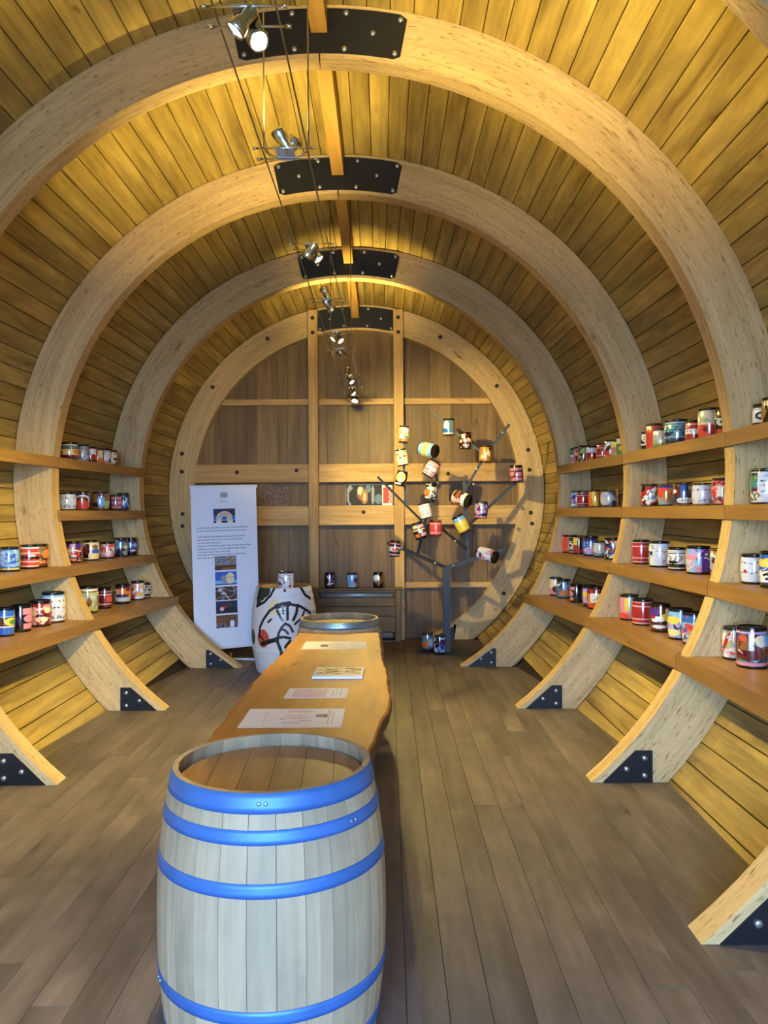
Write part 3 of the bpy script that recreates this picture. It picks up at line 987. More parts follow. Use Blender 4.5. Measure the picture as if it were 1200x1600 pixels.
                 (1028, 1052, 747, 785, "grey mini keg with rust brown animal shape", [('F', 'S'), ('E', -.2, .62, .75, .28, 'r'), ('E', .1, .45, .4, .3, 'A'), ('B', .86, 1, 'V'), ('E', .3, .7, .2, .1, 'O')]),
                 (1052, 1083, 744, 783, "dark mini keg with blue stripe and toothy white grin", [('F', 'N'), ('R', -1.4, -.2, .4, .9, 'M'), ('R', -.2, .15, .1, .95, 'B'), ('E', .1, .2, .6, .14, 'W'), ('S', ((-.5, .2), (.7, .2)), .012, 'N'), ('S', ((-.1, .08), (-.1, .32)), .012, 'N'), ('S', ((.3, .08), (.3, .32)), .012, 'N'), ('E', -.7, .65, .25, .1, 'W'), ('R', .3, .9, .75, .92, 'g')]),
                 (1081, 1112, 745, 783, "white mini keg with red and black strokes", [('F', 'L'), ('M', (.72,), 'K', 65, 10), ('M', (.78,), 'R', 66, 8), ('M', (.14, .2), 'K', 67, 12)]),
                 (1112, 1144, 736, 781, "rose mini keg with white framed picture", [('F', 'P'), ('V', 40, 'PRMrPv', 69), ('R', -.3, .9, .3, .75, 'W'), ('R', .2, .7, .35, .68, 'M'), ('S', ((.05, .4), (.1, .62)), .03, 'S')])]),
    ('R', 1, 2, [(987, 1015, 838, 878, "plain brick red mini keg with thin pink rings", RED2),
                 (1013, 1046, 840, 883, "pale blue mini keg with flower cluster", [('F', 'L'), ('V', 40, 'VGPtKW', 71, None, (-2, -.45, .1, .95)), ('S', ((-.2, .66), (.3, .62), (.8, .7)), .015, 'S'), ('E', .95, .45, .15, .12, 'P')]),
                 (1042, 1073, 848, 886, "white mini keg with black band and grey scrolls", [('F', 'W'), ('B', .06, .24, 'K'), ('B', .86, .9, 'K'), ('B', .78, .81, 'K'), ('S', ((-.9, .4), (-.7, .7), (-.4, .55), (-.6, .4)), .05, 'S'), ('S', ((-.2, .4), (0, .7), (.3, .6), (.1, .4)), .05, 'S'), ('E', -.3, .34, .35, .08, 'K'), ('E', .7, .55, .25, .14, 'S')]),
                 (1071, 1110, 844, 890, "large mini keg, pastel on one half and purple on other", [('F', 'V'), ('V', 44, 'bvptPb', 73, None, (-2, .15, 0, 1)), ('M', (.7, .4, .2), 'v', 75, 12), ('R', .15, .9, .0, 1, 'V'), ('E', .4, .75, .08, .04, 'W')]),
                 (1110, 1136, 848, 896, "orange mini keg with white and blue squiggles", [('F', 'O'), ('V', 40, 'OWMPbA', 77), ('S', ((-.7, .85), (-.1, .7), (.5, .85)), .04, 'W'), ('E', .3, .14, .5, .12, 'Z')])]),
    ('R', 1, 1, [(967, 997, 928, 970, "pink mini keg with yellow and teal sweep", [('F', 'P'), ('R', -.3, .1, .35, .95, 'Y'), ('S', ((.1, .95), (.15, .5), (.6, .05)), .12, 't'), ('S', ((.35, .9), (.3, .5), (.7, .05)), .03, 'N'), ('E', -.6, .1, .6, .18, 'r')]),
                 (986, 1020, 935, 978, "plain red mini keg with pink rings beside pink keg", RED2),
                 (1014, 1047, 942, 988, "maroon mini keg with purple, yellow and white shapes", [('F', 'M'), ('R', -.9, -.1, .6, .9, 'V'), ('E', .4, .55, .4, .16, 'Y'), ('E', -.2, .45, .4, .14, 'W'), ('E', -.1, .16, .45, .07, 'W'), ('R', .3, .8, .65, .9, 'y'), ('E', -.5, .55, .2, .08, 'R'), ('S', ((-.9, .32), (.9, .35)), .025, 'K')]),
                 (1042, 1081, 948, 998, "sky blue mini keg with yellow sun", [('F', 'b'), ('E', -.45, .66, .5, .14, 'Y'), ('V', 30, 'bBvLP', 79, 'N', (-2, 2, 0, .5)), ('E', -.4, .2, .4, .12, 'y')]),
                 (1064, 1102, 956, 1008, "bright blue mini keg with pink and white figures", [('F', 'b'), ('B', .72, 1, 'B'), ('V', 44, 'bPvWBr', 81, None, (-2, 2, 0, .7)), ('E', -.35, .62, .2, .08, 'r')])]),
    ('R', 0, 4, [(1170, 1190, 612, 650, "black and white ringed mini keg", [('F', 'W'), ('B', .9, 1, 'K'), ('B', .82, .85, 'K'), ('B', .0, .2, 'K'), ('E', 0, .52, .5, .2, 'K'), ('E', 0, .52, .3, .1, 'W')]),
                 (1188, 1216, 597, 645, "tall black mini keg with amber scroll", [('F', 'K'), ('S', ((-.8, .2), (-.5, .5), (-.7, .8), (-.2, .9)), .09, 'A'), ('B', .9, .95, 'C')])]),
    ('R', 0, 3, [(1160, 1206, 724, 781, "large pale blue mini keg with dark flowers on one side", [('F', 'L'), ('V', 44, 'VGKTCM', 83, None, (-2, -.35, .05, .95)), ('S', ((-.2, .68), (.2, .64), (.9, .7)), .02, 'N'), ('E', .2, .85, .15, .05, 'Z'), ('E', .9, .45, .2, .1, 'P')])]),
    ('R', 0, 2, [(1148, 1188, 857, 905, "light blue mini keg with two rows of black birds", [('F', 'b'), ('F', 'L'), ('M', (.76, .36), 'K', 85, 14), ('E', -.45, .42, .1, .08, 'R'), ('E', .65, .52, .1, .06, 'N')]),
                 (1186, 1228, 853, 912, "blue mini keg with yellow patch and zebra stripes", [('F', 'B'), ('E', -.2, .72, .8, .14, 'Y'), ('V', 20, 'KW', 87, None, (-2, 2, .1, .5)), ('S', ((-.9, .15), (-.3, .3), (.3, .2)), .03, 'W'), ('S', ((-.9, .3), (-.3, .45), (.3, .35)), .03, 'W'), ('B', 0, .08, 'K')])]),
    ('R', 0, 1, [(1118, 1152, 980, 1032, "white mini keg with red diagonal and rainbow marks", [('F', 'W'), ('V', 36, 'WLpbgW', 89), ('S', ((-.9, .1), (-.5, .5), (-.3, .9)), .08, 'R'), ('E', .4, .6, .2, .2, 'P'), ('S', ((-.2, .2), (.5, .1)), .04, 'r')]),
                 (1148, 1196, 984, 1050, "largest mini keg with brown, violet and blue painted figures", [('F', 'N'), ('V', 40, 'VDdNMT', 91), ('E', -.4, .6, .3, .28, 'd'), ('E', -.35, .75, .15, .08, 'r'), ('E', .4, .7, .3, .16, 'C'), ('E', .75, .7, .25, .16, 'b'), ('B', 0, .1, 'P'), ('B', .9, .94, 'v'), ('E', -.2, .3, .7, .14, 'M'), ('R', -.1, .12, .45, .9, 'L')])]),
]
OFF = {1: 0.235, 2: 0.175, 3: 0.155, 4: 0.15}
for side, bay, lev, items in K:
    s = -1 if side == 'L' else 1
    z = LEV[lev] + 0.0015
    placed = []
    for (x0, x1, y0, y1, look, ops) in items:
        px = (x0 + x1) / 2
        lo, hi = RIB_Y[bay] + THK, RIB_Y[bay + 1] + .6
        f = lambda d: s * (P(px, 800, d).x) - (xin(min(d, 10.4), z) + OFF[lev])
        for _ in range(40):
            mid = (lo + hi) / 2
            if f(mid) > 0:
                hi = mid
            else:
                lo = mid
        d = mid
        r = min(0.115, max(0.06, (x1 - x0) * d / FPX / 2))
        h = min(.27, max(.15, (y1 - y0 - 3) * d / FPX))
        d = max(RIB_Y[bay] + THK + r + .02, min(RIB_Y[bay + 1] - r - .015, d))
        X = s * (xin(d, z) + OFF[lev])
        # keep neighbours apart
        for (qx, qy, qr) in placed:
            need = r + qr + .006
            if math.hypot(X - qx, d - qy) < need:
                d = qy - math.sqrt(max(0, need ** 2 - (X - qx) ** 2)) if (s > 0) else qy + math.sqrt(max(0, need ** 2 - (X - qx) ** 2))
                X = s * (xin(d, z) + OFF[lev])
        lim = RIB_Y[bay + 1] - .005 - r
        if d > lim:
            d = lim
        placed.append((X, d, r))
        dx, dy = CAMX - X, -d
        keg(f"{look}, {LEVW[lev]} shelf, {BAYW[(side, bay)]}", r, h, ops, (X, d, z), (0, 0, math.atan2(dx, -dy)), f"painted kegs on the {LEVW[lev]} shelf, {BAYW[(side, bay)]}")

# ------------------------------------------------------------------ steel tree that carries kegs
TD = 9.5
tb = P(698, 1020, TD)
tree = thing("steel_tree", "dark steel tree sculpture with square branches carrying kegs", "sculpture", (tb.x, TD, 0))


def tp(px, py, d):
    p = P(px, py, d)
    return p - Vector((tb.x, TD, 0))


mb = MB()
mb.box((-.33, -.21, 0.001), (.33, .21, .012))
build("base_plate", mb, M_TREE, tree, (.02, .06, 0), (0, 0, math.radians(-28)))
mb = MB()
top = tp(697, 886, TD)
mb.tube([(0, 0, .01), (0, 0, top.z)], .058, 4, sq=True)
build("trunk", mb, M_TREE, tree, (0, 0, 0), (0, 0, 0))
BR = [
    ([(697, 887, 9.5), (629, 857, 9.35), (606, 848, 9.3)], .024),
    ([(697, 887, 9.5), (787, 859, 9.42)], .024),
    ([(731, 877, 9.46), (728, 815, 9.45), (725, 752, 9.46)], .022),
    ([(729, 858, 9.45), (690, 826, 9.28), (672, 815, 9.2)], .018),
    ([(727, 825, 9.45), (752, 803, 9.35), (812, 748, 9.2)], .018),
    ([(725, 768, 9.46), (759, 710, 9.38), (796, 663, 9.3)], .016),
    ([(652, 867, 9.4), (659, 838, 9.3), (668, 800, 9.25), (681, 775, 9.3), (684, 752, 9.32), (676, 728, 9.25), (674, 690, 9.25)], .017),
    ([(660, 815, 9.25), (590, 745, 9.05)], .015),
    ([(634, 789, 9.17), (631, 742, 9.15), (632, 690, 9.15)], .015),
    ([(762, 713, 9.38), (727, 689, 9.42), (701, 668, 9.46), (672, 643, 9.5)], .014),
]
for pts, r in BR:
    build("branch", MB().tube([tp(*p) for p in pts], r * 1.25, 4, sq=True), M_TREE, tree)
for (px, py, d) in ((680, 880, 9.42), (708, 884, 9.45), (628, 856, 9.3), (711, 846, 9.35), (745, 733, 9.38), (786, 676, 9.3), (740, 757, 9.38)):
    link("bolt", BOLT, tree, tp(px, py, d - .03), (PI / 2, 0, 0))
TK = [
    (631, 679, 17, 27, 3, 0, 9.15, "white, pink and yellow keg, highest of three on short upright rod", [('F', 'W'), ('V', 40, 'WpYbPy', 101), ('B', 0, .2, 'O'), ('E', .2, .3, .4, .08, 'T')]),
    (628, 715, 19, 27, -10, 0, 9.15, "cream keg with orange and black dots, middle of short upright rod", [('F', 'C'), ('E', -.5, .75, .2, .09, 'O'), ('E', .3, .55, .22, .06, 'r'), ('E', -.2, .48, .15, .05, 'K'), ('S', ((-.2, .95), (0, .85)), .03, 'K'), ('S', ((.3, .95), (.5, .85)), .03, 'K')]),
    (627, 748, 18, 25, 12, 0, 9.15, "black keg with yellow leaf shape, lowest of short upright rod", [('F', 'K'), ('E', -.1, .6, .6, .38, 'y'), ('E', -.4, .1, .5, .06, 'W'), ('E', .1, .55, .12, .1, 'Y')]),
    (669, 703, 23, 30, 102, -38, 9.25, "blue keg with lime band lying sideways on the steel tree", [('F', 'b'), ('B', .36, .62, 'Y'), ('B', .62, .7, 'W'), ('B', .3, .36, 'W'), ('V', 20, 'Yg', 103, None, (-2, 2, .4, .58))]),
    (674, 733, 21, 27, 32, 0, 9.28, "pink and white striped keg tilted on the steel tree", [('F', 'p'), ('B', .38, .66, 'W'), ('B', .3, .36, 'r'), ('B', .66, .72, 'r'), ('B', .1, .16, 'r'), ('B', .84, .9, 'r')]),
    (673, 768, 20, 28, 10, 0, 9.3, "grey keg with orange patch on the steel tree", [('F', 'S'), ('V', 24, 'SsNK', 105), ('E', -.4, .4, .4, .28, 'O'), ('E', -.2, .7, .4, .1, 't')]),
    (664, 798, 20, 26, -14, 0, 9.25, "white keg with black handwriting-like marks on the steel tree", [('F', 'W'), ('M', (.75, .5, .28), 'K', 107, 11), ('S', ((-.3, .2), (-.3, .5), (.1, .5), (.1, .2)), .02, 'S')]),
    (655, 829, 20, 28, -16, 0, 9.3, "black keg with cream and peach windows on the steel tree", [('F', 'K'), ('R', -.8, -.1, .68, .9, 'C'), ('R', .0, .7, .68, .9, 'p'), ('R', -.8, .7, .52, .6, 'y'), ('E', .1, .42, .25, .08, 'W'), ('R', -.7, -.1, .08, .3, 'O'), ('R', .05, .8, .1, .32, 'p')]),
    (681, 825, 20, 26, 0, 0, 9.22, "red keg with pink rings on the steel tree", [('F', 'r'), ('B', .78, .84, 'p'), ('B', .14, .2, 'p'), ('B', .9, 1, 'R')]),
    (617, 857, 18, 26, 5, 0, 9.3, "dark red keg with white and orange panel at lowest branch end", [('F', 'M'), ('B', .3, .62, 'W'), ('E', .1, .45, .4, .14, 'r'), ('B', .82, .86, 'p'), ('B', .04, .1, 'W'), ('E', .6, .4, .3, .1, 'G')]),
    (701, 668, 20, 27, 0, 0, 9.46, "grey-blue keg with white figure, highest on the steel tree", [('F', 'Z'), ('E', -.3, .55, .3, .38, 'W'), ('E', -.5, .25, .4, .16, 'B'), ('R', .3, 1, .5, .85, 'A'), ('B', 0, .14, 's')]),
    (727, 689, 20, 27, 2, 0, 9.42, "dark brown keg with cream blocks on the steel tree", [('F', 'K'), ('V', 30, 'KKMC', 109), ('R', -.5, -.1, .65, .95, 'C'), ('E', 0, .5, .3, .1, 'p'), ('R', -.3, .4, .14, .22, 'p')]),
    (759, 710, 21, 27, 6, 0, 9.36, "amber keg with gold scroll on the steel tree", [('F', 'A'), ('S', ((-.5, .3), (0, .6), (.3, .4), (.1, .8)), .05, 'C'), ('R', .2, 1, .75, .95, 'D'), ('E', -.3, .25, .3, .08, 'y')]),
    (807, 741, 21, 28, -3, 0, 9.18, "plum keg with pink panels at far end of long branch", [('F', 'K'), ('R', -.95, .6, .72, .9, 'P'), ('R', -.95, -.3, .36, .66, 'P'), ('R', -.2, .5, .34, .64, 'P'), ('R', -.95, .5, .07, .28, 'P'), ('S', ((-.8, .1), (.3, .9)), .02, 'M')]),
    (720, 779, 23, 31, 108, -38, 9.42, "brown and white keg lying sideways on the steel tree", [('F', 'W'), ('V', 26, 'dMWpD', 111, None, (-2, 2, .12, .75)), ('B', .0, .1, 'D')]),
    (752, 797, 21, 28, 3, 0, 9.33, "blue and violet keg on the steel tree", [('F', 'B'), ('V', 34, 'BVbvNP', 113), ('R', -.2, .1, .55, .9, 'L'), ('B', 0, .1, 'P')]),
    (721, 819, 21, 30, -27, 0, 9.42, "yellow keg with blue top tilted on the steel tree", [('F', 'Y'), ('B', .72, 1, 'b'), ('M', (.35, .45), 'A', 115, 9), ('B', 0, .08, 'd')]),
    (761, 867, 22, 32, 104, -38, 9.4, "white keg with violet splashes lying on right-hand lower branch", [('F', 'W'), ('V', 36, 'WLvVWP', 117)]),
]
for (px, py, w, h, tilt, rz, d, look, ops) in TK:
    c = P(px, py, d - .02)
    t, rzr = math.radians(tilt), math.radians(rz)
    ax = Matrix.Rotation(rzr, 3, 'Z') @ Matrix.Rotation(t, 3, 'Y') @ Vector((0, 0, 1))
    r, hh = w * d / FPX / 2, (h - 1) * d / FPX
    keg(look, r, hh, ops, c - ax * hh / 2, (0, t, rzr), "kegs stuck on the steel tree")
for (px, yb_, w, h, d, look, ops) in ((668, 1017, 19, 28, 9.52, "blue and orange keg on the steel tree's base plate", [('F', 'Z'), ('E', -.4, .4, .4, .2, 'O'), ('E', .4, .5, .4, .25, 's'), ('B', 0, .12, 'M')]),
                                   (687, 1019, 19, 27, 9.4, "violet and white keg on base plate beside the steel trunk", [('F', 'V'), ('V', 30, 'VWbPK', 119)])):
    p = P(px, yb_, d)
    keg(look, w * d / FPX / 2, h * d / FPX, ops, (p.x, d, .0135), (0, 0, 0.1), "kegs at the foot of the steel tree")

# ------------------------------------------------------------------ wine barrels
BH = 0.89


def bprof(z, r_end, r_mid, H):
    q = (2 * z / H - 1)
    return r_end + (r_mid - r_end) * (1 - abs(q) ** 2.2)


def stave_mesh(r_end, r_mid, H, n):
    mb = MB()
    da = 2 * PI / n
    rows = []
    m_ = 18
    for i in range(m_ + 1):
        z = H * i / m_
        R = bprof(z, r_end, r_mid, H)
        g = .0004 / R
        row = []
        for (rr, a) in ((R - .017, -da / 2 + g), (R - .002, -da / 2 + g), (R, -da / 2 + g * 2.6), (R * 1.0, 0), (R, da / 2 - g * 2.6), (R - .002, da / 2 - g), (R - .017, da / 2 - g)):
            row.append((rr * math.sin(a), -rr * math.cos(a), z))
        rows.append(row)
    for i in range(m_):
        for k in range(7):
            k2 = (k + 1) % 7
            q = [rows[i][k], rows[i][k2], rows[i + 1][k2], rows[i + 1][k]]
            mb.face(q, [(p[2], p[0]) for p in q])
    mb.face(rows[0][::-1], [(p[0], p[1]) for p in rows[0][::-1]])
    mb.face(rows[-1], [(p[0], p[1]) for p in rows[-1]])
    return mb


def barrel(label, loc, r_end, r_mid, H, hoop_mat, rot=0.0, hoop_label=None):
    root = thing("wine_barrel", label, "barrel", loc, (0, 0, rot), "wooden wine barrels at the table ends")
    n = 27
    sm = stave_mesh(r_end, r_mid, H, n).mesh("stave", W_STAVE)
    for k in range(n):
        link("stave", sm, root, (0, 0, 0), (0, 0, 2 * PI * k / n))
    for flip, bands in ((False, ((0.0, .058), (.102, .144), (.25, .292))), (True, ((0.0, .058), (.125, .167), (.285, .327)))):
        for (f0, f1) in bands:
            z0, z1 = f0 * H / .945, f1 * H / .945
            if flip:
                za, zb = z0, z1
            else:
                za, zb = H - z1, H - z0
            mb = MB()
            pr = []
            for i in range(4):
                z = za + (zb - za) * i / 3
                pr.append((bprof(z, r_end, r_mid, H) + .0022, z))
            pr = [(pr[0][0] - .002, za)] + pr + [(pr[-1][0] - .002, zb)]
            mb.lathe(pr, 72)
            ho = build("hoop", mb, hoop_mat, root)
            if hoop_label:
                ho["label"] = hoop_label
            zz = (za + zb) / 2
            for da in (-.03, .03):
                a = da + 0.9 * (z0 * 10 + (3 if flip else 0))
                R = bprof(zz, r_end, r_mid, H) + .003
                link("rivet", RIVET, ho, (R * math.sin(a), -R * math.cos(a), zz), (PI / 2, 0, a))
    # head: boards let in below the rim
    rh = r_end - .019
    zt = H - .042
    nb = 6
    for k in range(nb):
        xa, xb = -rh + 2 * rh * k / nb + .0008, -rh + 2 * rh * (k + 1) / nb - .0008
        mb = MB()
        sg = 6
        lo, hi = [], []
        for i in range(sg + 1):
            x = xa + (xb - xa) * i / sg
            h = math.sqrt(max(0, rh * rh - x * x))
            lo.append((x, -h))
            hi.append((x, h))
        poly = [(x, y, zt) for x, y in lo] + [(x, y, zt) for x, y in hi[::-1]]
        pts = []
        for p in poly:
            if not pts or (Vector(p) - Vector(pts[-1])).length > 1e-5:
                pts.append(p)
        if (Vector(pts[0]) - Vector(pts[-1])).length < 1e-5:
            pts.pop()
        mb.face(pts, [(p[1], p[0]) for p in pts])
        bt = [(p[0], p[1], zt - .02) for p in pts]
        for i in range(len(pts)):
            j = (i + 1) % len(pts)
            mb.face([bt[i], bt[j], pts[j], pts[i]])
        build("head_board", mb, W_HEAD, root)
    mb = MB()
    mb.lathe([(0, .05), (rh + .004, .05), (rh + .004, .03), (0, .03)], 40)
    build("lower_head", mb, W_HEAD, root)
    return root


RIVET = bolt_mesh(0.006, 0.003, M_GALV, 8)
barrel("large pale oak wine barrel with zinc hoops coloured blue like reflected sky, in the foreground", (0.033, 2.53, 0), .307, .356, .89, M_HOOP, 0.05, "zinc hoop with blue sky reflection in its colour")
barrel("oak wine barrel with grey-blue hoop at rear end of slab table", (0.030, 6.10, 0), .295, .342, .868, M_GALV, 0.0, "grey-blue steel hoop")

# white painted barrel
wb_loc = P(444, 1000, 8.5)
wb_loc.z = 0
WH, WRE, WRM = .893, .283, .343
wroot = thing("painted_barrel", "white barrel painted with black brush lines, red and yellow spots", "barrel", (wb_loc.x, 8.5, 0), (0, 0, math.atan2(CAMX - wb_loc.x, 8.5)))


def wfn(u, v):
    a = (u - .5) * 2 * PI
    q = 2 * v - 1
    R = WRE + (WRM - WRE) * (1 - np.abs(q) ** 2.2)
    for (c0, c1) in ((.0, .06), (.1, .14), (.25, .29), (.71, .75), (.86, .9), (.94, 1.0)):
        R = R + np.where((v > c0) & (v < c1), .0035, 0)
    return R * np.sin(a), -R * np.cos(a), v * WH


wme, uu, vv = grid_mesh("body", 360, 200, wfn, True, M_WBAR)


def cp6(cx, cy):
    px, py = 385 + cx / 8.89, 880 + cy / 8.89
    xx = max(-.98, min(.98, (px - 444) / 50.5))
    return (math.asin(xx) / (PI / 2), (1053 - py) / (1053 - 918))


def ST(pts, w, c='K'):
    return ('S', [cp6(*p) for p in pts], w * 1.45, c)


def EL(cx, cy, rx, ry, c):
    x_, v_ = cp6(cx, cy)
    x2, _ = cp6(cx + rx, cy)
    return ('E', x_, v_, max(.05, abs(x2 - x_)), ry / 8.89 / 135, c)


C["q"] = "35402f"
C["Q"] = "e6ddb0"
C["u"] = "c9554e"
C["w"] = "dfe3ea"
wops = [('F', 'w'), EL(385, 590, 85, 110, 'Q'), EL(1000, 400, 140, 90, 'Q'), EL(238, 1030, 85, 125, 'u'), EL(98, 1030, 34, 110, 'q'),
        ST([(170, 370), (240, 380)], .05, 'q'), ST([(165, 430), (190, 430)], .05, 'q'), ST([(150, 500), (160, 540)], .03, 'q'),
        ST([(375, 335), (320, 440), (240, 530), (140, 600), (150, 350)], .011), ST([(790, 330), (850, 450), (910, 500)], .014),
        ST([(190, 1010), (200, 880), (250, 760), (330, 640), (420, 580), (500, 555), (590, 545), (660, 570), (730, 580), (820, 640), (890, 710)], .011),
        ST([(420, 585), (500, 560), (600, 550)], .02), ST([(430, 640), (500, 770)], .010), ST([(510, 610), (515, 680)], .008), ST([(575, 580), (570, 760)], .011),
        ST([(715, 590), (690, 690), (650, 770)], .012), ST([(810, 640), (770, 740), (670, 830)], .009), ST([(440, 1040), (450, 950), (490, 870), (540, 815), (600, 850), (640, 930)], .010),
        ST([(490, 890), (540, 910), (575, 955)], .009), ST([(430, 1010), (520, 1000), (605, 1020)], .011), ST([(225, 1105), (300, 1075), (430, 1030)], .018),
        ST([(430, 1050), (460, 1140), (490, 1220), (480, 1270)], .013), ST([(540, 1140), (600, 1060)], .012), ST([(535, 370), (540, 372)], .012), ST([(310, 800), (350, 760)], .009), ST([(215, 1010), (245, 1050)], .008)]
set_paint(wme, paint(wops, (uu - .5) * 4, vv, asp=.6))
link("body", wme, wroot)
mb = MB()
mb.lathe([(WRE + .003, WH), (WRE - .018, WH), (WRE - .02, WH - .03), (0, WH - .03)], 48)
build("barrel_head", mb, W_HEAD, wroot)
mb = MB()
mb.lathe([(0, 0.002), (WRE - .004, 0.002)], 40)
build("lower_head", mb, W_HEAD, wroot)
p = P(447, 917, 8.36)
keg("white keg with black ink drawings standing on the white painted barrel", .084, .19, [('F', 'W'), ('S', ((-.8, .75), (-.3, .7), (-.1, .4), (-.5, .2), (-.8, .3)), .025, 'N'), ('E', -.6, .35, .2, .12, 'N'), ('S', ((.3, .8), (.35, .3)), .02, 'A'), ('E', .35, .18, .14, .07, 'K'), ('S', ((.9, .8), (.7, .6), (.9, .4)), .02, 'K'), ('S', ((-.1, .9), (.4, .85)), .02, 'K')],
    (p.x, 8.36, WH - .0285), (0, 0, .1), "single keg on the white barrel")

# ------------------------------------------------------------------ slab table
SLZ, SLT = 0.80, 0.075
slab = thing("slab_table", "long live-edge oak slab table between the two wine barrels", "table", (0.03, 4.3, 0))
left_e = [(2.87, -.27), (3.0, -.292), (3.11, -.29), (3.22, -.30), (3.35, -.285), (3.5, -.305), (3.62, -.302), (3.85, -.292), (4.15, -.294), (4.45, -.285), (4.73, -.268), (5.1, -.257), (5.45, -.25), (5.77, -.25)]
right_e = [(2.87, .33), (3.0, .345), (3.11, .352), (3.22, .362), (3.35, .376), (3.5, .40), (3.62, .412), (3.85, .410), (4.15, .398), (4.45, .39), (4.73, .372), (5.1, .362), (5.45, .352), (5.77, .335)]


def smooth_edge(e, seed, n=70):
    ys = np.array([a for a, _ in e])
    xs = np.array([b for _, b in e])
    y = np.linspace(ys[0], ys[-1], n)
    r_ = np.random.RandomState(seed)
    x = np.interp(y, ys, xs) + np.interp(y, np.linspace(ys[0], ys[-1], 34), r_.uniform(-.007, .007, 34))
    return x, y


lx, ly = smooth_edge(left_e, 1)
rx, ry = smooth_edge(right_e, 2)
mb, me_ = MB(), MB()
nn = len(lx)
bev = .008
for i in range(nn - 1):
    a0, a1, b0, b1 = lx[i], lx[i + 1], rx[i], rx[i + 1]
    y0, y1 = ly[i], ly[i + 1]
    xs0 = np.linspace(a0 + bev, b0 - bev, 5)
    xs1 = np.linspace(a1 + bev, b1 - bev, 5)
    for k in range(4):
        q = [(xs0[k], y0, SLZ), (xs0[k + 1], y0, SLZ), (xs1[k + 1], y1, SLZ), (xs1[k], y1, SLZ)]
        mb.face(q, [(p_[1], p_[0]) for p_ in q])
        q = [(p_[0], p_[1], SLZ - SLT) for p_ in q][::-1]
        mb.face(q, [(p_[1], p_[0]) for p_ in q])
    for (e0, e1, sgn) in ((a0, a1, -1), (b0, b1, 1)):
        prof = [(-bev, 0), (0, -bev), (.006, -.03), (.0, -.055), (-.02, -SLT), (-bev * 1.0 - .0, -SLT)]
        for k in range(len(prof) - 2):
            (o0, z0), (o1, z1) = prof[k], prof[k + 1]
            q = [(e0 + sgn * o0, y0, SLZ + z0), (e1 + sgn * o0, y1, SLZ + z0), (e1 + sgn * o1, y1, SLZ + z1), (e0 + sgn * o1, y0, SLZ + z1)]
            if sgn < 0:
                q = q[::-1]
            (mb if k == 0 else me_).face(q, [(p_[1], p_[2] * 2) for p_ in q], smooth=k > 0)
for i in (0, nn - 1):
    q = [(lx[i], ly[i], SLZ - SLT), (rx[i], ry[i], SLZ - SLT), (rx[i] - .008, ry[i], SLZ), (lx[i] + .008, ly[i], SLZ)]
    mb.face(q if i == 0 else q[::-1], [(p_[0], p_[2]) for p_ in q])
sb = build("slab", mb, W_SLAB, slab)
sb.location = (-.03, -4.3, 0)
eb = build("live_edge", me_, W_EDGE, slab)
eb.location = (-.03, -4.3, 0)
eb["label"] = "dark rough bark edge"
for yy in (3.45, 5.25):
    mb = bevel_box((-.2, yy - .03, 0.001), (.25, yy + .03, SLZ - SLT - .001), axis=2)
    o = build("leg", mb, W_SHELF, slab)
    o.location = (-.03, -4.3, 0)


def flat_print(name, w, h, nx, ny, fn, mat, parent, loc, rot=(0, 0, 0)):
    """small printed rectangle in its own xy plane; fn(u, v) -> rgb"""
    me, u, v = grid_mesh(name, nx, ny, lambda u, v: (u * w, v * h, u * 0), False, mat)
    set_paint(me, fn(u, v))
    return link(name, me, parent, loc, rot)


def text_block(name, lines, mat, parent, loc, rot, seed, lh, th):
    """illegible small print: word-length dashes; lines = list of line widths"""
    r_ = random.Random(seed)
    mb = MB()
    for i, wd in enumerate(lines):
        x = 0
        y = -i * lh
        while x < wd:
            w_ = min(r_.uniform(.012, .05), wd - x)
            mb.face([(x, y, 0), (x + w_, y, 0), (x + w_, y + th, 0), (x, y + th, 0)])
            x += w_ + .008
    return build(name, mb, mat, parent, loc, rot)


def ramp(u, v, seed, pal, sx=3, sy=4):
    r_ = np.random.RandomState(seed)
    ph = r_.uniform(0, 6, 6)
    t = .5 + .25 * np.sin(sx * 6 * u + ph[0] + 3 * np.sin(5 * v + ph[1])) + .25 * np.sin(sy * 6 * v + ph[2] + 2 * np.sin(7 * u + ph[3]))
    pal = np.array([col(c) for c in pal])
    idx = np.clip((t * len(pal)).astype(int), 0, len(pal) - 1)
    return pal[idx]


def sheet(name, label, cat, x0, x1, y0, y1, thick, marks, skew=0.0):
    root = thing(name, label, cat, ((x0 + x1) / 2, (y0 + y1) / 2, SLZ + .0008), (0, 0, skew), None)
    w, h = x1 - x0, y1 - y0
    mb = MB()
    mb.box((-w / 2, -h / 2, 0), (w / 2, h / 2, thick))
    build("page", mb, M_PAPER, root)
    marks(root, w, h, thick + .0005)
    return root


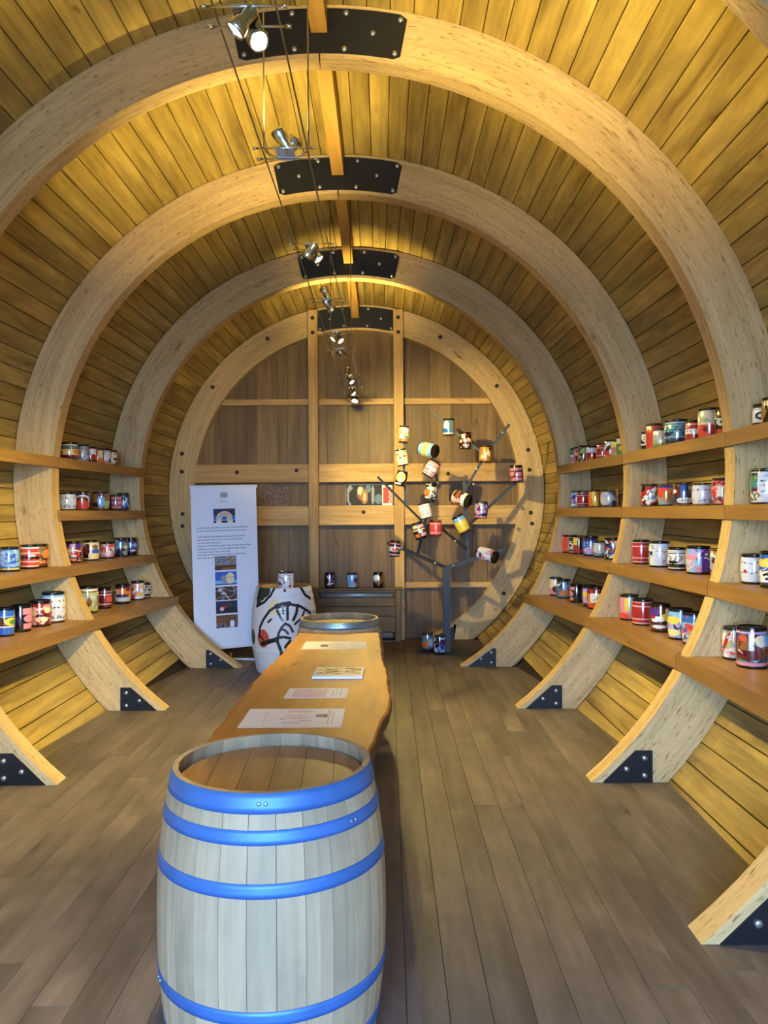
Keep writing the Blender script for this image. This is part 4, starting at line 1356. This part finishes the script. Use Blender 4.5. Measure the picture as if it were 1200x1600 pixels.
def m1(root, w, h, z):
    for i, (fx, fy, fw, c) in enumerate(((-.08, .30, .10, 'P'), (.02, .30, .17, 'P'), (-.1, .06, .26, 'p'), (-.09, -.06, .25, 'P'), (.06, -.2, .14, 'P'), (-.1, -.3, .18, 'v'))):
        flat_print("printed_lines", fw * w, .07 * h, 16, 3, lambda u, v, c=c, i=i: ramp(u, v, i, [c, 'W', c, 's'], 8, 1), M_PRINT, root, (fx * w, fy * h, z))
    flat_print("printed_photo", .12 * w, .16 * h, 14, 8, lambda u, v: ramp(u, v, 3, 'SDKs'), M_PRINT, root, (.22 * w, .02 * h, z))
    flat_print("printed_lines", .05 * w, .03 * h, 6, 2, lambda u, v: ramp(u, v, 5, 'KN'), M_PRINT, root, (-.14 * w, -.08 * h, z))
    flat_print("printed_crest", .025 * w, .08 * h, 6, 4, lambda u, v: ramp(u, v, 7, 'gS'), M_PRINT, root, (.33 * w, .33 * h, z))
    for k, x in enumerate((.36, .40)):
        text_block("printed_lines", [.2], M_INK, root, (x * w, -.3 * h, z), (0, 0, PI / 2), 40 + k, .01, .004)
    text_block("printed_lines", [.14], M_INK, root, (-.28 * w, -.2 * h, z), (0, 0, PI / 2), 44, .01, .003)


def m2(root, w, h, z):
    for k in range(9):
        flat_print("printed_lines", .55 * w, .05 * h, 30, 1, lambda u, v, k=k: ramp(u, v, k, 'Pspp', 9, 1), M_PRINT, root, (-.38 * w, (-.38 + k * .085) * h, z))
    for k, x in enumerate((.27, .33, .4)):
        text_block("printed_lines", [.11], M_INK, root, (x * w, -.25 * h, z), (0, 0, PI / 2), 50 + k, .01, .004)


def m3(root, w, h, z):
    flat_print("cover_picture", .9 * w, .72 * h, 40, 26, lambda u, v: ramp(u, v, 21, 'CsCdCgDs', 2, 2), M_PRINT, root, (-.45 * w, -.3 * h, z))


def m4(root, w, h, z):
    flat_print("printed_photo", .12 * w, .28 * h, 14, 8, lambda u, v: ramp(u, v, 31, 'KDMS'), M_PRINT, root, (-.22 * w, -.2 * h, z))
    for k in range(4):
        flat_print("printed_lines", (.28 - .03 * k) * w, .06 * h, 20, 2, lambda u, v, k=k: ramp(u, v, 33 + k, 'vsPW', 6, 1), M_PRINT, root, (-.08 * w, (-.28 + k * .16) * h, z))
    text_block("printed_lines", [.09, .05], M_INK, root, (.26 * w, 0, z), (0, 0, 0), 55, .02, .004)


sheet("paper_sheet", "large white printed sheet on slab table nearest the foreground barrel", "paper", -.212, .209, 3.23, 3.54, .0006, m1)
sheet("paper_sheet", "small white text sheet lying on slab table between large sheet and booklet", "paper", -.09, .203, 3.74, 3.95, .0006, m2, -.02)
sheet("booklet", "thick booklet with sketchy brown cover on slab table", "booklet", .005, .268, 4.17, 4.42, .014, m3, -.02)
sheet("paper_sheet", "large white printed sheet at rear end of slab table", "paper", -.153, .258, 5.08, 5.38, .0006, m4)

# ------------------------------------------------------------------ banner stand
pl_, pr_ = P(299, 762, 8.86), P(402.5, 760, 9.12)
bl_ = P(304, 1016, 8.90)
br_ = P(406, 1007, 9.16)
ban = thing("banner_stand", "tall white information banner with photo column on a stand", "banner", ((bl_.x + br_.x) / 2, 9.06, 0))
bo = Vector(ban.location)
e_x = (br_ - bl_)
BW = e_x.length
e_x.normalize()
e_z = ((pl_ + pr_) / 2 - (bl_ + br_) / 2)
BHt = e_z.length
e_z.normalize()
e_n = e_x.cross(e_z).normalized()      # towards the photographer
e_z = e_n.cross(e_x).normalized()
if e_n.y > 0:
    e_n = -e_n
frame = Matrix((e_x, e_z, e_x.cross(e_z))).transposed().to_4x4()
frame.translation = bl_ - bo
mb = MB()
mb.box((0, 0, -.003), (BW, BHt, 0))
sh = build("sheet", mb, M_BANNER, ban)
sh.matrix_local = frame


def on_banner(fx, fy, z=.0012):
    return (fx * BW, fy * BHt, z)


mb = MB()
mb.box((-.012, BHt - .012, -.014), (BW + .012, BHt + .022, .008))
o = build("top_rail", mb, M_WHITE, ban)
o.matrix_local = frame
mb = MB()
mb.box((-.006, -.012, -.012), (BW + .006, .012, .006))
o = build("bottom_rail", mb, M_WHITE, ban)
o.matrix_local = frame


def pic_arches(u, v):
    out = np.zeros((len(u), 3))
    out[:] = col('N')
    out[v < .5] = col('B')
    out[v < .22] = col('b')
    for rr in (.34, .25, .16):
        d = np.hypot((u - .5), (v - .3) * .72)
        out[(np.abs(d - rr) < .03) & (v > .12)] = col('C')
    out[(v < .14)] = col('K')
    out[(v < .16) & (np.abs(u - .5) > .15) & (np.abs(u - .5) < .4)] = col('C')
    return out


def pic_sunset(u, v):
    out = ramp(u, v, 61, 'ZSdS', 1, 3)
    out[(v < .35)] = col('D')
    out[(v < .2) & (u > .3)] = col('d')
    return out


def pic_barrel(u, v):
    out = np.zeros((len(u), 3))
    out[:] = col('B')
    out[v < .35] = col('b')
    out[((u - .45) / .2) ** 2 + ((v - .45) / .3) ** 2 < 1] = col('S')
    out[((u - .7) / .2) ** 2 + ((v - .5) / .42) ** 2 < 1] = col('C')
    out[(np.abs(v - .58) < .02) & (u > .52) & (u < .9)] = col('N')
    out[v < .1] = col('N')
    return out


def pic_inside(u, v):
    out = ramp(u, v, 63, 'DSDD', 1, 1)
    out[((u - .22) / .1) ** 2 + ((v - .75) / .12) ** 2 < 1] = col('s')
    out[((u - .35) / .1) ** 2 + ((v - .5) / .1) ** 2 < 1] = col('s')
    out[np.abs(u - .4 - (.5 - v) * .5) + (v > .5) < .02] = col('C')
    return out


def pic_night(u, v):
    out = np.zeros((len(u), 3))
    out[:] = col('N')
    out[((u - .6) / .16) ** 2 + ((v - .7) / .22) ** 2 < 1] = col('D')
    out[v < .45] = col('K')
    out[((u - .28) / .1) ** 2 + ((v - .35) / .14) ** 2 < 1] = col('p')
    out[((u - .35) / .14) ** 2 + ((v - .52) / .06) ** 2 < 1] = col('r')
    return out


def pic_rings(u, v):
    d = np.hypot(u - .72, (v - .7) * .7)
    out = np.where(((d * 16).astype(int) % 2 == 0)[:, None], col('D'), col('d'))
    out[v < .35] = ramp(u, v, 65, 'DMSD', 4, 3)[v < .35]
    out[((u - .74) / .1) ** 2 + ((v - .28) / .3) ** 2 < 1] = col('W')
    return out


PW = .33
for (fy, hh, fn) in ((.822, .088, pic_arches), (.527, .088, pic_sunset), (.432, .083, pic_barrel), (.338, .084, pic_inside), (.252, .078, pic_night), (.163, .08, pic_rings)):
    big = fn is pic_arches
    o = flat_print("printed_photo", PW * BW, hh * BHt, 40, 30, fn, M_PRINT, sh, on_banner(.335, fy - hh / 2 + .0))
for (fy, lines, sd) in ((.745, [.78, .76], 71), (.69, [.74, .68, .36, .82, .74, .5], 72), (.578, [.74, .3], 73)):
    text_block("printed_text", [w * BW for w in lines], M_INK, sh, on_banner(.08, fy), (0, 0, 0), sd, .019 * BHt, .0145)
flat_print("printed_crest", .14 * BW, .042 * BHt, 14, 12, lambda u, v: np.where((np.hypot((u - .5) * 1.0, v - .5) + .2 * np.sin(22 * u) * np.cos(19 * v) < .42)[:, None], col('S'), np.array(lin("dfe4ee"))), M_PRINT, sh, on_banner(.43, .93))
text_block("printed_text", [.06, .13 * BW], M_INK, sh, on_banner(.44, .915), (0, 0, 0), 75, .011 * BHt, .008)
mb = MB()
pbase = P(361, 1030, 9.1)
mb.tube([(pbase.x - bo.x, .06, .02), ((pl_.x + pr_.x) / 2 - bo.x, .03, 1.93)], .010, 8)
build("pole", mb, M_CHROME, ban)
mb = MB()
a_ = Vector((pbase.x - bo.x, .02, .012))
mb.tube([a_ + Vector((-.30, .10, .004)), a_, a_ + Vector((.30, -.06, .004))], .014, 8)
build("foot_bar", mb, M_WHITE, ban)
mb = MB()
mb.lathe([(0, 0), (.035, 0), (.035, .02), (.02, .04), (.024, .07), (.012, .09), (0, .09)], 16)
build("pole_socket", mb, M_BRASS, ban, a_ + Vector((0, .005, -.01)))

# ------------------------------------------------------------------ heater cover below the end wall
hc = thing("heater_cover", "low oak heater cover with slots under the end wall", "heater cover", (0, 10.3, 0))
HY = 10.25 - 10.3
mb = bevel_box((-.60, HY - .02, .672), (.60, .10, .694))
build("top_board", mb, W_BACK, hc)
for s in (-1, 1):
    mb = bevel_box((s * .535 - .035, HY, .001), (s * .535 + .035, HY + .03, .671))
    build("side_post", mb, W_BACK, hc)
z = .13
for k, hh in enumerate((.20, .13, .11)):
    mb = bevel_box((-.499, HY + .004, z), (.499, HY + .024, z + hh - .003))
    build("slat", mb, W_BACK, hc)
    z += hh
mb = bevel_box((-.499, HY + .004, .001), (.499, HY + .024, .022))
build("slat", mb, W_BACK, hc)
mb = bevel_box((-.499, HY + .004, .635), (.499, HY + .024, .671))
build("slat", mb, W_BACK, hc)
mb = MB()
for zz in (.60, .08):
    mb.tube([(-.46, HY + .075, zz), (.46, HY + .075, zz)], .042, 12)
build("heater_pipe", mb, M_GREY, hc)
for (px, w, h, look, ops) in ((515, 17, 26, "plum and white mini keg on heater cover, beside the upright post", [('F', 'M'), ('V', 20, 'MKVM', 121), ('S', ((-.3, .8), (.1, .5), (-.2, .2), (.5, .3)), .06, 'W')]),
                           (550, 18, 25, "light blue mini keg with violet mark, middle of heater cover", [('F', 'b'), ('E', .5, .5, .3, .25, 'V'), ('E', .3, .3, .2, .1, 'P'), ('B', 0, .1, 's')]),
                           (591, 17, 26, "black, white and tan mini keg on heater cover", [('F', 'K'), ('E', -.3, .65, .5, .25, 'W'), ('S', ((.0, .2), (.4, .5), (.6, .8)), .1, 'd'), ('E', -.2, .4, .4, .1, 'Z')])):
    p = P(px, 900, 10.32)
    keg(look, w * 10.3 / FPX / 2, h * 10.3 / FPX * .92, ops, (p.x, 10.32, .6955), (0, 0, .05), "kegs on the heater cover")

# pictures standing on the wide rail of the end wall


def wall_picture(name, label, x0, x1, z0, z1, y, fn, nx=50, ny=30, fmat=None):
    root = thing(name, label, "picture", ((x0 + x1) / 2, y, z0))
    w, h = x1 - x0, z1 - z0
    mb = MB()
    mb.box((-w / 2, 0, 0), (w / 2, .012, h))
    build("panel", mb, fmat or M_WHITE, root)
    flat_print("print", w - .006, h - .006, nx, ny, fn, M_PRINT, root, (-w / 2 + .003, -.001, .003), (PI / 2, 0, 0))
    return root


def pic_portrait(u, v):
    out = np.zeros((len(u), 3))
    out[:] = col('K')
    for ob in (((u - .12), (v - .5), .10, .5, 'S'), ((u - .22), (v - .4), .14, .4, 'K'), ((u - .42), (v - .6), .12, .35, 'd'), ((u - .4), (v - .7), .08, .2, 'C'), ((u - .52), (v - .42), .1, .35, 'A'),
               ((u - .52), (v - .4), .03, .2, 'C'), ((u - .75), (v - .5), .05, .45, 'S'), ((u - .9), (v - .3), .1, .25, 'Z'), ((u - .62), (v - .8), .08, .2, 'Z')):
        out[(ob[0] / ob[2]) ** 2 + (ob[1] / ob[3]) ** 2 < 1] = col(ob[4])
    return out


def pic_red(u, v):
    out = np.zeros((len(u), 3))
    out[:] = col('r')
    out[(u < .06) | (u > .94) | (v < .06) | (v > .94)] = col('W')
    out[np.abs(u - .76 - .07 * np.sin(v * 26)) < .045] = col('W')
    out[(v < .1) | (v > .9)] = col('W')
    return out


def pic_speckle(u, v):
    r_ = np.random.RandomState(5)
    pal = np.array([col(c) for c in 'DdDSd'])
    return pal[r_.randint(0, 5, len(u))]


a_, b_ = P(540, 788, 10.55), P(597, 757, 10.55)
wall_picture("photo_panel", "wide dark picture of pale figures standing on the end wall rail", a_.x, b_.x, 1.757, b_.z, 10.55, pic_portrait)
a_, b_ = P(597.5, 783, 10.54), P(613, 758, 10.54)
wall_picture("photo_panel", "small red panel with white script edge beside the dark picture", a_.x, b_.x, 1.757, b_.z, 10.535, pic_red, 24, 36)
a_, b_ = P(408, 788, 10.55), P(452, 761, 10.55)
wall_picture("photo_panel", "speckled brown panel behind the white banner's top corner", a_.x, b_.x, 1.757, b_.z, 10.555, pic_speckle, 60, 40, W_BACK)

# ------------------------------------------------------------------ cable lights
CZ, CW = 3.12, 0.09
cab = thing("light_cable", "pair of thin steel cables hung below the ceiling carrying spotlights", "cable", (0, 0, CZ))
for s in (-1, 1):
    build("cable", MB().tube([(s * CW, -1.5, .01), (s * CW, 3.22, 0), (s * CW, 7.1, 0), (s * CW, 10.585, .0)], .0032, 6), M_CABLE, cab)
for y in (3.24, 7.08):
    ztop = ZC + rin(y) + DEP - CZ - .01
    hb = MB()
    hb.tube([(-CW, y, ztop), (-CW, y, .03), (-CW + .012, y, .008), (-CW + .05, y, -.012), (CW - .05, y, -.012), (CW - .012, y, .008), (CW, y, .03), (CW, y, ztop)], .0034, 6)
    build("hanger", hb, M_CABLE, cab)

LAMPS = [  # y, [(aim, watts factor, cone degrees), ...], label
    (2.33, [((-.62, -.05, -.78), 1.8, 90), ((.50, -.5, -.72), 1.0, 85)], "two-headed cable spotlight nearest the top edge of the picture"),
    (3.22, [((-.50, -.05, .85), 1.4, 105), ((.55, .36, .78), 2.3, 110)], "two-headed cable spotlight hanging before the largest crown plate's lower edge"),
    (4.35, [((-.60, .35, -.72), 2.7, 90), ((.62, -.1, -.76), 1.4, 85)], "third two-headed cable spotlight, below the second crown plate"),
    (5.46, [((-.42, .30, .85), 1.3, 105), ((.66, .25, -.72), 1.0, 85)], "fourth two-headed cable spotlight, beside the third crown plate"),
    (6.45, [((-.62, -.2, -.76), 1.0, 85), ((.62, -.3, -.74), 1.0, 85)], "fifth two-headed cable spotlight, before the smallest crown plate"),
    (7.10, [((-.25, .95, -.05), .8, 70), ((.32, .90, -.26), 3.0, 64)], "sixth two-headed cable spotlight, just below the smallest crown plate"),
    (8.50, [((.05, .50, .85), 1.2, 100), ((.55, -.35, -.75), .9, 85)], "seventh two-headed cable spotlight, over the end wall's plain boards"),
    (9.30, [((.40, .75, -.50), .25, 95), ((-.25, -.75, -.60), .5, 80)], "eighth two-headed cable spotlight, above the thin wall rail"),
    (10.0, [((.25, -.70, -.66), .6, 85), ((-.2, -.75, -.60), .4, 80)], "last and smallest two-headed cable spotlight near the thin wall rail"),
]
hm = MB()
hm.lathe([(0, -.062), (.018, -.06), (.021, -.05), (.021, -.012), (.027, -.006), (.031, .02), (.031, .03), (.027, .03), (.026, .022)], 18)
HEAD = hm.mesh("lamp_head", M_CHROME)
lm = MB()
lm.lathe([(.0265, .022), (0, .0225)], 18)
LENS = lm.mesh("lens", M_LENS)
bm_ = MB()
bm_.tube([(-CW - .03, 0, 0), (CW + .03, 0, 0)], .0038, 8)
bm_.tube([(-CW - .034, 0, 0), (-CW - .018, 0, 0)], .0065, 8)
bm_.tube([(CW + .018, 0, 0), (CW + .034, 0, 0)], .0065, 8)
CROSS = bm_.mesh("crossbar", M_CHROME)
tm = MB()
tm.box((-.035, -.05, -.006), (.035, .05, .006))
CLAMP = tm.mesh("clamp", M_CHROME)
for y, aims, lab in LAMPS:
    root = thing("cable_spotlight", lab, "spotlight", (0, y, CZ), group="spotlights on the ceiling cables")
    link("crossbar", CROSS, root, (0, -.048, -.004))
    link("crossbar", CROSS, root, (0, .048, -.004))
    link("clamp", CLAMP, root, (0, 0, -.004))
    for j, (aim, fac, cone) in enumerate(aims):
        a = Vector(aim).normalized()
        q = Vector((0, 0, 1)).rotation_difference(a)
        loc = Vector((-.012 if j == 0 else .018, -.034 if j == 0 else .034, -.045 if aim[2] < 0 else .045))
        hd = link("lamp_head", HEAD, root, loc)
        hd.rotation_mode = 'QUATERNION'
        hd.rotation_quaternion = q
        link("lens", LENS, hd)
        ld = bpy.data.lights.new("spot_lamp", 'SPOT')
        ld.energy = LAMP * fac
        ld.color = LAMP_COL
        ld.spot_size = math.radians(cone)
        ld.spot_blend = 0.9
        ld.shadow_soft_size = 0.026
        lo_ = link("spot_lamp", ld, hd, (0, 0, .034), (PI, 0, 0))
